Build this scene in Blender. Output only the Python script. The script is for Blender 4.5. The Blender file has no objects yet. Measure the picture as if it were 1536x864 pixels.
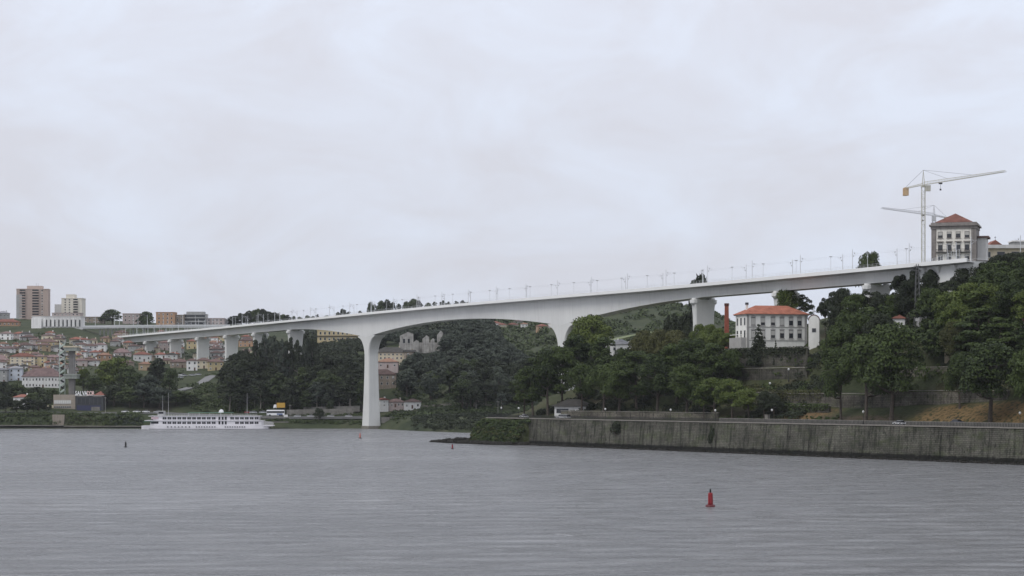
import bpy, math, random
import numpy as np
from mathutils import Vector, Matrix, noise as mnoise

# ------------------------------------------------------------------ camera, sky, sun
scene = bpy.context.scene
COL = scene.collection
F = 3162.0            # focal length in photo pixels (photo 1536 px wide)
CAMZ = 20.0
HOR = 590.0
cam_data = bpy.data.cameras.new("camera")
cam_data.sensor_width = 36.0
cam_data.lens = 36.0 * F / 1536.0
cam_data.shift_y = (HOR - 432.0) / 1536.0
cam_data.clip_start = 1.0
cam_data.clip_end = 30000.0
cam = bpy.data.objects.new("camera", cam_data)
COL.objects.link(cam)
cam.location = (0, 0, CAMZ)
cam.rotation_euler = (math.radians(90), 0, 0)
scene.camera = cam

SUN_AZ = math.radians(-125.0)   # direction the light comes from, measured from +Y towards +X
SUN_EL = math.radians(52.0)
world = bpy.data.worlds.new("World")
scene.world = world
world.use_nodes = True
wn, wl = world.node_tree.nodes, world.node_tree.links
wn.clear()
w_out = wn.new("ShaderNodeOutputWorld")
w_bg = wn.new("ShaderNodeBackground")
w_sky = wn.new("ShaderNodeTexSky")
w_sky.sky_type = 'NISHITA'
w_sky.sun_disc = False
w_sky.sun_elevation = SUN_EL
w_sky.sun_rotation = SUN_AZ
w_sky.air_density = 1.0
w_sky.dust_density = 2.0
w_scale = wn.new("ShaderNodeVectorMath"); w_scale.operation = 'SCALE'
w_scale.inputs['Scale'].default_value = 0.08
wl.new(w_sky.outputs['Color'], w_scale.inputs[0])
w_tc = wn.new("ShaderNodeTexCoord")
w_map = wn.new("ShaderNodeMapping")
w_map.inputs['Scale'].default_value = (3.0, 3.0, 6.0)
wl.new(w_tc.outputs['Generated'], w_map.inputs['Vector'])
w_n1 = wn.new("ShaderNodeTexNoise")
w_n1.inputs['Scale'].default_value = 3.4; w_n1.inputs['Detail'].default_value = 9.0
w_n1.inputs['Roughness'].default_value = 0.58; w_n1.inputs['Distortion'].default_value = 0.7
wl.new(w_map.outputs['Vector'], w_n1.inputs['Vector'])
w_ramp = wn.new("ShaderNodeValToRGB")
w_ramp.color_ramp.elements[0].position = 0.36
w_ramp.color_ramp.elements[0].color = (0.640, 0.650, 0.718, 1)
w_ramp.color_ramp.elements[1].position = 0.64
w_ramp.color_ramp.elements[1].color = (0.695, 0.742, 0.850, 1)
wl.new(w_n1.outputs['Fac'], w_ramp.inputs['Fac'])
w_sep = wn.new("ShaderNodeSeparateXYZ")
wl.new(w_tc.outputs['Generated'], w_sep.inputs[0])
w_el = wn.new("ShaderNodeMapRange")            # an overcast sky is brighter overhead than low down
w_el.inputs['From Min'].default_value = 0.0; w_el.inputs['From Max'].default_value = 0.55
w_el.inputs['To Min'].default_value = 0.95; w_el.inputs['To Max'].default_value = 1.45
wl.new(w_sep.outputs['Z'], w_el.inputs['Value'])
w_cl = wn.new("ShaderNodeVectorMath"); w_cl.operation = 'SCALE'
wl.new(w_ramp.outputs['Color'], w_cl.inputs[0]); wl.new(w_el.outputs['Result'], w_cl.inputs['Scale'])
w_mix = wn.new("ShaderNodeMix"); w_mix.data_type = 'RGBA'
w_mix.inputs['Factor'].default_value = 0.92
wl.new(w_scale.outputs[0], w_mix.inputs['A']); wl.new(w_cl.outputs[0], w_mix.inputs['B'])
wl.new(w_mix.outputs['Result'], w_bg.inputs['Color'])
w_bg.inputs['Strength'].default_value = 1.0
wl.new(w_bg.outputs[0], w_out.inputs[0])

sun_data = bpy.data.lights.new("sun", 'SUN')
sun_data.energy = 1.3
sun_data.angle = math.radians(25)
sun_data.color = (1.0, 0.965, 0.91)
sun = bpy.data.objects.new("sun", sun_data)
COL.objects.link(sun)
sd = Vector((math.sin(SUN_AZ) * math.cos(SUN_EL), math.cos(SUN_AZ) * math.cos(SUN_EL), math.sin(SUN_EL)))
sun.rotation_euler = sd.to_track_quat('Z', 'Y').to_euler()
sun.location = sd * 400

vs = scene.view_settings
vs.view_transform = 'Standard'
vs.look = 'None'
vs.gamma = 1.0
vs.exposure = 0.12
vs.use_curve_mapping = False

# ------------------------------------------------------------------ helpers
def at(u, v, d):
    return Vector(((u - 768.0) / F * d, d, CAMZ - (v - HOR) / F * d))

MATS = {}
def nt(m):
    return m.node_tree.nodes, m.node_tree.links
def M(name, col, var=0.12, scale=0.6, rough=0.85, metal=0.0, bump=0.0, bscale=3.0, stain=0.0, spec=0.3, orand=0.0):
    """painted / mineral surface with uneven colour; stain adds vertical rain streaks"""
    if name in MATS: return MATS[name]
    m = bpy.data.materials.new(name); m.use_nodes = True
    n, l = nt(m); b = n['Principled BSDF']
    b.inputs['Roughness'].default_value = rough
    b.inputs['Metallic'].default_value = metal
    b.inputs['Specular IOR Level'].default_value = spec
    tc = n.new("ShaderNodeTexCoord")
    nz = n.new("ShaderNodeTexNoise"); nz.inputs['Scale'].default_value = scale
    nz.inputs['Detail'].default_value = 5.0; nz.inputs['Roughness'].default_value = 0.6
    l.new(tc.outputs['Object'], nz.inputs['Vector'])
    r = n.new("ShaderNodeMapRange")
    r.inputs['From Min'].default_value = 0.3; r.inputs['From Max'].default_value = 0.7
    r.inputs['To Min'].default_value = 1 - var; r.inputs['To Max'].default_value = 1 + var
    l.new(nz.outputs['Fac'], r.inputs['Value'])
    sc = n.new("ShaderNodeVectorMath"); sc.operation = 'SCALE'
    sc.inputs[0].default_value = col[:3]
    l.new(r.outputs['Result'], sc.inputs['Scale'])
    last = sc.outputs[0]
    if orand > 0:                                    # each house was painted or tiled at another time
        oi = n.new("ShaderNodeObjectInfo"); ro = n.new("ShaderNodeMapRange")
        ro.inputs['To Min'].default_value = 1 - orand; ro.inputs['To Max'].default_value = 1 + orand*.6
        l.new(oi.outputs['Random'], ro.inputs['Value'])
        s0 = n.new("ShaderNodeVectorMath"); s0.operation = 'SCALE'
        l.new(last, s0.inputs[0]); l.new(ro.outputs[0], s0.inputs['Scale']); last = s0.outputs[0]
    if stain > 0:
        mp = n.new("ShaderNodeMapping"); mp.inputs['Scale'].default_value = (0.9, 0.9, 0.06)
        l.new(tc.outputs['Object'], mp.inputs['Vector'])
        n2 = n.new("ShaderNodeTexNoise"); n2.inputs['Scale'].default_value = 1.3; n2.inputs['Detail'].default_value = 4
        l.new(mp.outputs['Vector'], n2.inputs['Vector'])
        r2 = n.new("ShaderNodeMapRange")
        r2.inputs['From Min'].default_value = 0.5; r2.inputs['From Max'].default_value = 0.72
        r2.inputs['To Min'].default_value = 1.0; r2.inputs['To Max'].default_value = 1.0 - stain
        l.new(n2.outputs['Fac'], r2.inputs['Value'])
        s2 = n.new("ShaderNodeVectorMath"); s2.operation = 'SCALE'
        l.new(last, s2.inputs[0]); l.new(r2.outputs['Result'], s2.inputs['Scale'])
        last = s2.outputs[0]
    l.new(last, b.inputs['Base Color'])
    if bump > 0:
        nb = n.new("ShaderNodeTexNoise"); nb.inputs['Scale'].default_value = bscale; nb.inputs['Detail'].default_value = 4
        l.new(tc.outputs['Object'], nb.inputs['Vector'])
        bp = n.new("ShaderNodeBump"); bp.inputs['Strength'].default_value = bump; bp.inputs['Distance'].default_value = 0.2
        l.new(nb.outputs['Fac'], bp.inputs['Height']); l.new(bp.outputs[0], b.inputs['Normal'])
    MATS[name] = m
    return m

class MB:
    def __init__(s): s.v = []; s.f = []
    def add(s, vs, fs):
        o = len(s.v); s.v.extend([tuple(p) for p in vs]); s.f.extend([tuple(i + o for i in f) for f in fs]); return s
    def box(s, x0, x1, y0, y1, z0, z1):
        return s.add([(x0,y0,z0),(x1,y0,z0),(x1,y1,z0),(x0,y1,z0),(x0,y0,z1),(x1,y0,z1),(x1,y1,z1),(x0,y1,z1)],
                     [(0,3,2,1),(4,5,6,7),(0,1,5,4),(1,2,6,5),(2,3,7,6),(3,0,4,7)])
    def loft(s, rings, cap=True):
        n = len(rings[0]); o = len(s.v)
        for r in rings: s.v.extend([tuple(p) for p in r])
        for i in range(len(rings) - 1):
            for j in range(n):
                a = o + i*n + j; b = o + i*n + (j+1) % n
                s.f.append((a, b, b + n, a + n))
        if cap:
            s.f.append(tuple(o + j for j in reversed(range(n))))
            s.f.append(tuple(o + (len(rings)-1)*n + j for j in range(n)))
        return s
    def tube(s, p0, p1, r0, r1=None, n=6):
        r1 = r0 if r1 is None else r1
        p0 = Vector(p0); p1 = Vector(p1); d = (p1 - p0)
        if d.length < 1e-6: return s
        d.normalize()
        a = d.orthogonal().normalized(); b = d.cross(a)
        R = []
        for p, r in ((p0, r0), (p1, r1)):
            R.append([p + a*math.cos(2*math.pi*k/n)*r + b*math.sin(2*math.pi*k/n)*r for k in range(n)])
        return s.loft(R)
    def lathe(s, prof, n=12, cx=0, cy=0):
        return s.loft([[(cx + r*math.cos(2*math.pi*k/n), cy + r*math.sin(2*math.pi*k/n), z) for k in range(n)] for r, z in prof])
    def mesh(s, name, mat, smooth=False):
        me = bpy.data.meshes.new(name); me.from_pydata(s.v, [], s.f); me.update()
        if mat: me.materials.append(mat)
        if smooth: me.polygons.foreach_set('use_smooth', [True]*len(me.polygons))
        return me
    def build(s, name, mat, parent=None, smooth=False, loc=None, rz=0):
        return link(name, s.mesh(name, mat, smooth), parent, loc, rz)

def link(name, me, parent=None, loc=None, rz=0, scale=None):
    o = bpy.data.objects.new(name, me); COL.objects.link(o)
    if parent: o.parent = parent
    if loc is not None: o.location = loc
    if rz: o.rotation_euler = (0, 0, rz)
    if scale: o.scale = scale
    return o
def tag(o, label, cat, group=None):
    o['label'] = label; o['category'] = cat
    if group: o['group'] = group
    return o
def thing(name, label, cat, loc=(0,0,0), rz=0, group=None):
    o = bpy.data.objects.new(name, None); COL.objects.link(o)
    o.empty_display_size = 1.0
    o.location = loc; o.rotation_euler = (0, 0, rz)
    return tag(o, label, cat, group)
def struct(o): o['kind'] = 'structure'; return o
def copy_tree(o, parent=None):
    c = o.copy(); COL.objects.link(c); c.parent = parent
    for ch in list(o.children): copy_tree(ch, c)
    return c
def np_mesh(name, verts, quads, mat, tint=None):
    me = bpy.data.meshes.new(name)
    nv, nf = len(verts), len(quads)
    me.vertices.add(nv); me.vertices.foreach_set('co', np.asarray(verts, np.float32).ravel())
    me.loops.add(nf*4); me.loops.foreach_set('vertex_index', np.asarray(quads, np.int32).ravel())
    me.polygons.add(nf); me.polygons.foreach_set('loop_start', np.arange(0, nf*4, 4, dtype=np.int32))
    me.polygons.foreach_set('loop_total', np.full(nf, 4, np.int32))
    if tint is not None:
        a = me.attributes.new('tint', 'FLOAT', 'FACE'); a.data.foreach_set('value', np.asarray(tint, np.float32))
    me.materials.append(mat); me.update(); me.validate()
    return me

# ------------------------------------------------------------------ terrain functions
# right bank frame: p runs along the river wall towards the camera, q inland
WX, WY = 10.8, 811.0
PD = (0.517, -0.856); QD = (0.856, 0.517)
R_ANG = math.atan2(PD[1], PD[0])
def PQ(p, q): return (WX + PD[0]*p + QD[0]*q, WY + PD[1]*p + QD[1]*q)
def to_pq(x, y):
    dx, dy = x - WX, y - WY
    return dx*PD[0] + dy*PD[1], dx*QD[0] + dy*QD[1]
def p_for(u, q):
    k = (u - 768.0) / F
    return (k*(WY + QD[1]*q) - WX - QD[0]*q) / (PD[0] - k*PD[1])
RQ = [0, 9, 12, 16, 24, 25.5, 34, 35.5, 46, 60, 75, 95, 120, 200, 500]
RP = [-140, -70, -30, 20, 60, 110, 160, 200, 260, 520]
RZ = [
 [8,8,8,8,9,9,10,10,12,14,16,18,20,24,30],
 [10.2,10.2,10.6,11.5,13,13.4,15,15.5,18,20,22,24,27,32,40],
 [10.2,10.2,10.6,11.5,14,14.5,18,18.5,24,26,28,30,33,38,45],
 [10.2,10.2,10.6,12,15,16,19,20,24,30,36,44,50,54,56],
 [10.2,10.2,10.6,12.5,16,20,23,29,36,37,40,46,52,56,58],
 [10.2,10.2,10.6,12.5,16,20,23,29,36,37,42,55,64,66,66],
 [10.2,10.2,10.6,12.8,16,19.5,26,29,40,47,54,64,67,67.5,68],
 [10.2,10.2,10.6,13.4,17,20.5,28,31,44,56,62,66,67.5,68,68],
 [10.2,10.2,10.6,14,19,22,30,33,46,57,62,65,66,66,66],
 [10.2,10.2,10.6,14,19,22,30,33,46,57,62,65,66,66,66]]
def sstep(a, b, x):
    t = min(1, max(0, (x - a) / (b - a))); return t*t*(3 - 2*t)
def gR_pq(p, q):
    pb = -48 - (0.2*q if q < 30 else 6 + (q-30)*1.35) if q >= 0 else -48 - q*0.75
    i = 0
    while i < len(RP) - 2 and RP[i+1] < p: i += 1
    t = min(1, max(0, (p - RP[i]) / (RP[i+1] - RP[i])))
    z = np.interp(q, RQ, RZ[i])*(1-t) + np.interp(q, RQ, RZ[i+1])*t
    if q < 0:
        if p > -6: return -3.0
        z = 10.2 + q*1.15 + 1.2*mnoise.noise((p*.15, q*.15, 0))
    if q > 14:
        z += 1.2*mnoise.noise((p*.05, q*.05, 3.3)) * min(1, (q-14)/10)
    e = sstep(-5, 4, p - pb)
    return max(-3.0, -3.0*(1-e) + z*e)
def gR(x, y):
    p, q = to_pq(x, y)
    if q < -14 or p < -260 or p > 520: return -3.0
    return gR_pq(p, q)

# left and far bank: columns of ground height over depth, by bearing
LC = {
 -1500: [(1193,0),(1215,9.5),(1260,24),(1330,36),(1420,47),(1520,57),(1650,68),(1800,80),(2000,92),(2400,98),(3000,95),(7000,60)],
 -300: [(1193,0),(1215,9.5),(1260,24),(1330,36),(1420,47),(1520,57),(1650,68),(1800,80),(2000,92),(2400,98),(3000,95),(7000,60)],
 60: [(1193,0),(1199,8),(1222,9.5),(1260,22),(1330,36),(1420,47),(1520,57),(1640,67),(1684,72.6),(1800,79),(2000,91),(2400,96),(3000,95),(7000,60)],
 115: [(1193,0),(1199,7.7),(1224,9.5),(1260,21),(1330,33),(1420,44),(1520,53),(1640,64),(1684,72.6),(1800,78),(2000,91),(2400,96),(3000,95),(7000,60)],
 160: [(1193,0),(1199,7.5),(1225,9.5),(1260,20),(1330,31),(1420,41),(1520,50),(1650,60),(1800,75),(2000,90),(2400,96),(3000,95),(7000,60)],
 250: [(1193,0),(1199,7.5),(1225,9.5),(1260,20),(1330,29),(1420,37),(1520,44),(1650,52),(1800,68),(2000,86),(2400,96),(3000,95),(7000,60)],
 340: [(1193,0),(1203,5),(1225,8.5),(1260,20),(1330,30),(1420,38),(1520,45),(1650,54),(1800,70),(2000,86),(2400,94),(3000,95),(7000,60)],
 430: [(1193,0),(1203,3.5),(1225,8),(1260,18),(1330,33),(1420,45),(1520,50),(1650,58),(1800,70),(2000,84),(2400,92),(3000,95),(7000,60)],
 560: [(1196,0),(1206,3),(1222,7),(1260,13),(1300,22),(1330,32),(1420,50),(1520,60),(1650,70),(1800,76),(2000,82),(2400,90),(3000,95),(7000,60)],
 620: [(1120,0),(1135,3),(1160,6.5),(1215,9),(1260,16),(1300,24),(1330,32),(1420,50),(1520,62),(1650,70),(1800,78),(2000,92),(2400,104),(3000,95),(7000,60)],
 700: [(1065,0),(1080,3),(1120,6.5),(1180,9.5),(1215,14),(1260,22),(1330,36),(1420,52),(1520,60),(1650,66),(1800,78),(2000,94),(2400,108),(3000,115),(7000,80)],
 790: [(1100,0),(1115,3),(1160,8),(1215,13),(1260,20),(1330,30),(1420,38),(1520,46),(1650,56),(1800,68),(2000,82),(2400,112),(3000,128),(7000,80)],
 880: [(1130,0),(1150,5),(1215,18),(1300,34),(1400,48),(1500,62),(1600,74),(1800,98),(2000,112),(2400,122),(3000,128),(7000,80)],
 980: [(1150,0),(1170,5),(1215,18),(1300,38),(1400,55),(1440,62),(1500,64),(1600,78),(1720,94),(1900,98),(2400,98),(3000,98),(7000,80)],
 1060: [(1150,0),(1170,5),(1215,18),(1300,36),(1400,50),(1500,64),(1600,76),(1720,88),(1900,92),(2400,92),(3000,92),(7000,70)],
 1110: [(1160,0),(1180,5),(1300,30),(1400,42),(1500,54),(1600,64),(1720,72),(1900,74),(2400,76),(3000,78),(7000,60)],
 1240: [(1180,0),(1200,5),(1300,25),(1400,34),(1500,42),(1600,50),(1720,56),(1900,60),(2400,60),(3000,60),(7000,50)],
 2400: [(1180,0),(1200,5),(1300,25),(1400,34),(1500,42),(1600,50),(1720,56),(1900,60),(2400,60),(3000,60),(7000,50)],
}
LU = sorted(LC); LDA = [np.array([a for a, _ in LC[k]], float) for k in LU]; LZA = [np.array([b for _, b in LC[k]], float) for k in LU]
def colz(i, d):
    if d < LDA[i][0]: return max(-3.0, (d - LDA[i][0])*0.4)
    return float(np.interp(d, LDA[i], LZA[i]))
def gL(x, y):
    u = 768.0 + F*x/y
    if u <= LU[0]: return colz(0, y)
    if u >= LU[-1]: return colz(len(LU)-1, y)
    i = 0
    while LU[i+1] < u: i += 1
    t = (u - LU[i]) / (LU[i+1] - LU[i])
    # keep the shoreline crisp between columns: compare at equal distance inland
    b = LDA[i][0]*(1-t) + LDA[i+1][0]*t
    w = min(1.0, max(0.0, (y - b)/120.0))
    da = LDA[i][0] + (y - b) if w < 1 else y
    db = LDA[i+1][0] + (y - b) if w < 1 else y
    za = colz(i, da*(1-w) + y*w); zb = colz(i+1, db*(1-w) + y*w)
    z = za*(1-t) + zb*t
    if y - b > 45: z += min(1, (y-b-45)/60)*2.0*mnoise.noise((x*.02, y*.02, 7.0))
    return z
def ground(x, y): return max(gL(x, y), gR(x, y))
def ground_d(u, v, d0=1195, d1=3200):
    """depth at which the ray through photo point (u, v) meets the left / far ground"""
    d = d0
    while d < d1:
        z = CAMZ - (v - HOR)/F*d
        if gL((u-768.0)/F*d, d) >= z: return d
        d += 3
    return d1

# ------------------------------------------------------------------ water
def water_material():
    m = bpy.data.materials.new("river_water"); m.use_nodes = True
    n, l = nt(m); b = n['Principled BSDF']
    b.inputs['Base Color'].default_value = (0.275, 0.276, 0.280, 1)
    b.inputs['Roughness'].default_value = 0.16
    b.inputs['IOR'].default_value = 1.33
    tc = n.new("ShaderNodeTexCoord")
    def nz(sx, sy, scale, det, w, rgh=0.6, dist=0.0):
        mp = n.new("ShaderNodeMapping"); mp.inputs['Scale'].default_value = (sx, sy, 1)
        mp.inputs['Rotation'].default_value = (0, 0, math.radians(w))
        l.new(tc.outputs['Object'], mp.inputs['Vector'])
        t = n.new("ShaderNodeTexNoise"); t.inputs['Scale'].default_value = scale
        t.inputs['Detail'].default_value = det; t.inputs['Roughness'].default_value = rgh
        t.inputs['Distortion'].default_value = dist
        l.new(mp.outputs['Vector'], t.inputs['Vector']); return t.outputs['Fac']
    a = nz(0.85, 1.0, 0.60, 6, 8, 0.75)                    # wind ripples, long across the view
    c = nz(0.55, 1.0, 0.16, 4, -6, 0.6, 0.5)         # longer swells
    e = nz(0.6, 1.0, 0.15, 8, 5, 0.77, 0.7)         # wind lanes: calm and ruffled streaks
    g = nz(0.35, 1.0, 0.014, 5, -4, 0.62, 0.8)        # broad patches
    def mr(s, a0, a1, b0, b1):
        r = n.new("ShaderNodeMapRange"); l.new(s, r.inputs['Value'])
        for k, v in zip(('From Min','From Max','To Min','To Max'), (a0, a1, b0, b1)): r.inputs[k].default_value = v
        return r.outputs[0]
    def mth(op, x, y):
        q = n.new("ShaderNodeMath"); q.operation = op
        for k, v in enumerate((x, y)):
            if isinstance(v, (int, float)): q.inputs[k].default_value = v
            else: l.new(v, q.inputs[k])
        return q.outputs[0]
    ruf = mth('MULTIPLY', mr(e, 0.34, 0.68, 0.2, 1.7), mr(g, 0.35, 0.65, 0.7, 1.3))
    h = mth('MULTIPLY', mth('ADD', a, mth('MULTIPLY', c, 1.6)), ruf)
    bp = n.new("ShaderNodeBump"); bp.inputs['Strength'].default_value = 1.0; bp.inputs['Distance'].default_value = 1.0
    l.new(h, bp.inputs['Height']); l.new(bp.outputs[0], b.inputs['Normal'])
    l.new(mr(ruf, 0.2, 1.9, 0.16, 0.42), b.inputs['Roughness'])
    return m
wat = MB().add([(-3500,-600,0),(3500,-600,0),(3500,2500,0),(-3500,2500,0)], [(0,1,2,3)]).build("river_water", water_material())
struct(wat)

# ------------------------------------------------------------------ ground meshes
def ground_material(name, cols, scale=0.03, dry=None):
    m = bpy.data.materials.new(name); m.use_nodes = True
    n, l = nt(m); b = n['Principled BSDF']; b.inputs['Roughness'].default_value = 0.95
    b.inputs['Specular IOR Level'].default_value = 0.1
    tc = n.new("ShaderNodeTexCoord")
    a = n.new("ShaderNodeTexNoise"); a.inputs['Scale'].default_value = scale; a.inputs['Detail'].default_value = 7; a.inputs['Roughness'].default_value = 0.65
    l.new(tc.outputs['Object'], a.inputs['Vector'])
    r = n.new("ShaderNodeValToRGB")
    for i, c in enumerate(cols):
        pos = 0.32 + 0.36*i/(len(cols)-1)
        el = r.color_ramp.elements[i] if i < 2 else r.color_ramp.elements.new(pos)
        el.position = pos; el.color = (*c, 1)
    l.new(a.outputs['Fac'], r.inputs['Fac'])
    f = n.new("ShaderNodeTexNoise"); f.inputs['Scale'].default_value = 0.9; f.inputs['Detail'].default_value = 4
    l.new(tc.outputs['Object'], f.inputs['Vector'])
    fr = n.new("ShaderNodeMapRange"); fr.inputs['To Min'].default_value = 0.55; fr.inputs['To Max'].default_value = 1.45
    l.new(f.outputs['Fac'], fr.inputs['Value'])
    s = n.new("ShaderNodeVectorMath"); s.operation = 'SCALE'
    last = r.outputs['Color']
    if dry:   # patches of dry grass: (p0, p1, q0, q1) boxes in the ground's own coordinates
        sp = n.new("ShaderNodeSeparateXYZ"); l.new(tc.outputs['Object'], sp.inputs[0])
        for (p0, p1, q0, q1, colr) in dry:
            fac = None
            for sock, lo, hi in (('X', p0, p1), ('Y', q0, q1)):
                for edge, rev in ((lo, False), (hi, True)):
                    mr = n.new("ShaderNodeMapRange"); wd = 6.0 if sock == 'X' else 1.5
                    mr.inputs['From Min'].default_value = edge - wd; mr.inputs['From Max'].default_value = edge + wd
                    mr.inputs['To Min'].default_value = 1 if rev else 0; mr.inputs['To Max'].default_value = 0 if rev else 1
                    l.new(sp.outputs[sock], mr.inputs['Value'])
                    if fac is None: fac = mr.outputs[0]
                    else:
                        mu = n.new("ShaderNodeMath"); mu.operation = 'MULTIPLY'
                        l.new(fac, mu.inputs[0]); l.new(mr.outputs[0], mu.inputs[1]); fac = mu.outputs[0]
            th = n.new("ShaderNodeMath"); th.operation = 'MULTIPLY_ADD'
            th.inputs[1].default_value = 1.6; th.inputs[2].default_value = -0.25
            l.new(fac, th.inputs[0])
            mb = n.new("ShaderNodeMath"); mb.operation = 'MULTIPLY'; mb.use_clamp = True
            ar = n.new("ShaderNodeMapRange"); ar.inputs['From Min'].default_value = 0.35; ar.inputs['From Max'].default_value = 0.55
            l.new(f.outputs['Fac'], ar.inputs['Value'])
            l.new(th.outputs[0], mb.inputs[0]); l.new(ar.outputs[0], mb.inputs[1])
            mx = n.new("ShaderNodeMix"); mx.data_type = 'RGBA'
            l.new(mb.outputs[0], mx.inputs['Factor']); l.new(last, mx.inputs['A']); mx.inputs['B'].default_value = (*colr, 1)
            last = mx.outputs['Result']
    l.new(last, s.inputs[0]); l.new(fr.outputs[0], s.inputs['Scale'])
    l.new(s.outputs[0], b.inputs['Base Color'])
    bp = n.new("ShaderNodeBump"); bp.inputs['Strength'].default_value = 0.6; bp.inputs['Distance'].default_value = 0.5
    l.new(f.outputs['Fac'], bp.inputs['Height']); l.new(bp.outputs[0], b.inputs['Normal'])
    return m

def grid_mesh(name, X, Y, Z, mat):
    nr, nc = X.shape
    V = np.stack([X, Y, Z], -1).reshape(-1, 3)
    i = np.arange(nr-1)[:, None]*nc + np.arange(nc-1)[None, :]
    Q = np.stack([i, i+1, i+1+nc, i+nc], -1).reshape(-1, 4)
    return np_mesh(name, V, Q, mat)

us = np.arange(-1400, 2301, 13.0)
ds = list(np.arange(1050, 1340, 5.0)) + list(np.arange(1340, 1700, 12.0)) + list(np.arange(1700, 2600, 40.0)) + list(np.geomspace(2600, 7000, 14))
U, D = np.meshgrid(us, ds)
X = (U - 768.0)/F*D
Z = np.array([[gL(X[i, j], D[i, j]) for j in range(X.shape[1])] for i in range(X.shape[0])])
m_hill = ground_material("hillside_ground", [(0.022,0.030,0.016), (0.040,0.050,0.026), (0.056,0.064,0.034), (0.050,0.047,0.034)])
hill = struct(link("hillside_terrain", grid_mesh("hillside_terrain", X, D, Z, m_hill)))

ps = np.concatenate([np.arange(-260, -90, 8.0), np.arange(-90, 0, 2.5), np.arange(0, 300, 3.0), np.arange(300, 521, 10.0)])
qs = np.concatenate([np.arange(-14, -0.9, 1.0), [-0.05, 0.3, 3, 6, 9, 10.5], np.arange(12, 60, 1.5), np.arange(60, 130, 3.0), np.arange(130, 501, 15.0)])
P, Q = np.meshgrid(ps, qs)
Z = np.array([[gR_pq(P[i, j], Q[i, j]) for j in range(P.shape[1])] for i in range(P.shape[0])])
m_bank = ground_material("near_bank_ground", [(0.020,0.026,0.014), (0.040,0.048,0.022), (0.060,0.060,0.032), (0.048,0.040,0.028)],
    dry=[(196, 268, 12.5, 22.5, (0.13, 0.088, 0.042)), (130, 152, 12.5, 22, (0.12, 0.078, 0.04)), (150, 190, 11, 16, (0.07, 0.055, 0.04))])
bank = struct(link("river_bank", grid_mesh("river_bank", P, Q, Z, m_bank), None, (WX, WY, 0), R_ANG))

# ------------------------------------------------------------------ the bridge
BX, BY = -79.6, 1193.0
BT = math.radians(65.25)
B_ANG = -BT
def BP(s, t): return (BX + s*math.cos(BT) + t*math.sin(BT), BY - s*math.sin(BT) + t*math.cos(BT))
def deck_top(s):
    return 65.3 - 1.4*sstep(80, 420, s) + 0.5*sstep(-250, -548, s)
def girder_h(s):
    if s <= -125: return 5.7
    if s <= 0: return 5.8 + 7.7*((s+125)/125)**1.7
    if s <= 250: return 7.5 + 6.0*abs((s-125)/125)**2.0
    if s <= 375: return 5.5 + 8.0*((375-s)/125)**1.7
    return 5.3
m_conc = M("pale_bridge_concrete", (0.635, 0.635, 0.615), var=0.05, scale=0.06, rough=0.8, stain=0.09)
m_conc2 = M("white_bridge_edge", (0.74, 0.74, 0.72), var=0.03, scale=0.2, rough=0.75)
m_pier = M("pier_concrete", (0.60, 0.60, 0.575), var=0.05, scale=0.08, rough=0.85, stain=0.07)
bridge = thing("railway_bridge", "long white concrete railway bridge with tall river piers crossing from hill to hill", "bridge", (BX, BY, 0), B_ANG)
S0, S1 = -548.0, 558.0
st = [S0] + list(np.arange(-540, 560, 5.0)) + [S1]
mb = MB()
for rings in [[]]:
    for s in st:
        T = deck_top(s); h = girder_h(s)
        z1 = T - 1.6; zb = T - h
        rings.append([(s, -3.7, z1), (s, -3.25, zb), (s, 3.25, zb), (s, 3.7, z1)])
    mb.loft(rings)
mb.build("box_girder", m_conc, bridge)
mb = MB()
rings = []
for s in st:
    T = deck_top(s)
    rings.append([(s, -7.0, T-1.0), (s, -7.0, T-1.2), (s, -3.72, T-1.58), (s, 3.72, T-1.58), (s, 7.0, T-1.2), (s, 7.0, T-1.0)])  # overhang widened to throw a dark line of shade on the web
mb.loft(rings); mb.build("deck_slab", m_conc, bridge)
for sg in (-1, 1):
    rings = []
    for s in st:
        T = deck_top(s)
        y0, y1 = sorted((sg*7.01, sg*7.4))
        rings.append([(s, y0, T-1.3), (s, y1, T-1.3), (s, y1, T), (s, y0, T)])
    MB().loft(rings).build("edge_beam", m_conc2, bridge)
m_ball = M("track_ballast", (0.16, 0.15, 0.14), var=0.3, scale=3)
rings = [[(s, -4, deck_top(s)-0.99), (s, 4, deck_top(s)-0.99), (s, 3.4, deck_top(s)-0.6), (s, -3.4, deck_top(s)-0.6)] for s in st]
MB().loft(rings).build("track_bed", m_ball, bridge)
m_rail = M("galvanised_railing", (0.62, 0.63, 0.63), rough=0.5)
for sg in (-1, 1):
    mb = MB(); y = sg*7.2
    for a, b in zip(st[:-1], st[1:]):
        for h in (0.45, 0.95):
            mb.tube((a, y, deck_top(a)+h), (b, y, deck_top(b)+h), 0.035, n=3)
    for s in np.arange(S0, S1, 2.5):
        T = deck_top(s); mb.tube((s, y, T-0.02), (s, y, T+1.0), 0.035, n=3)
    o = mb.build("railing", m_rail, bridge); o['kind'] = 'stuff'

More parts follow.
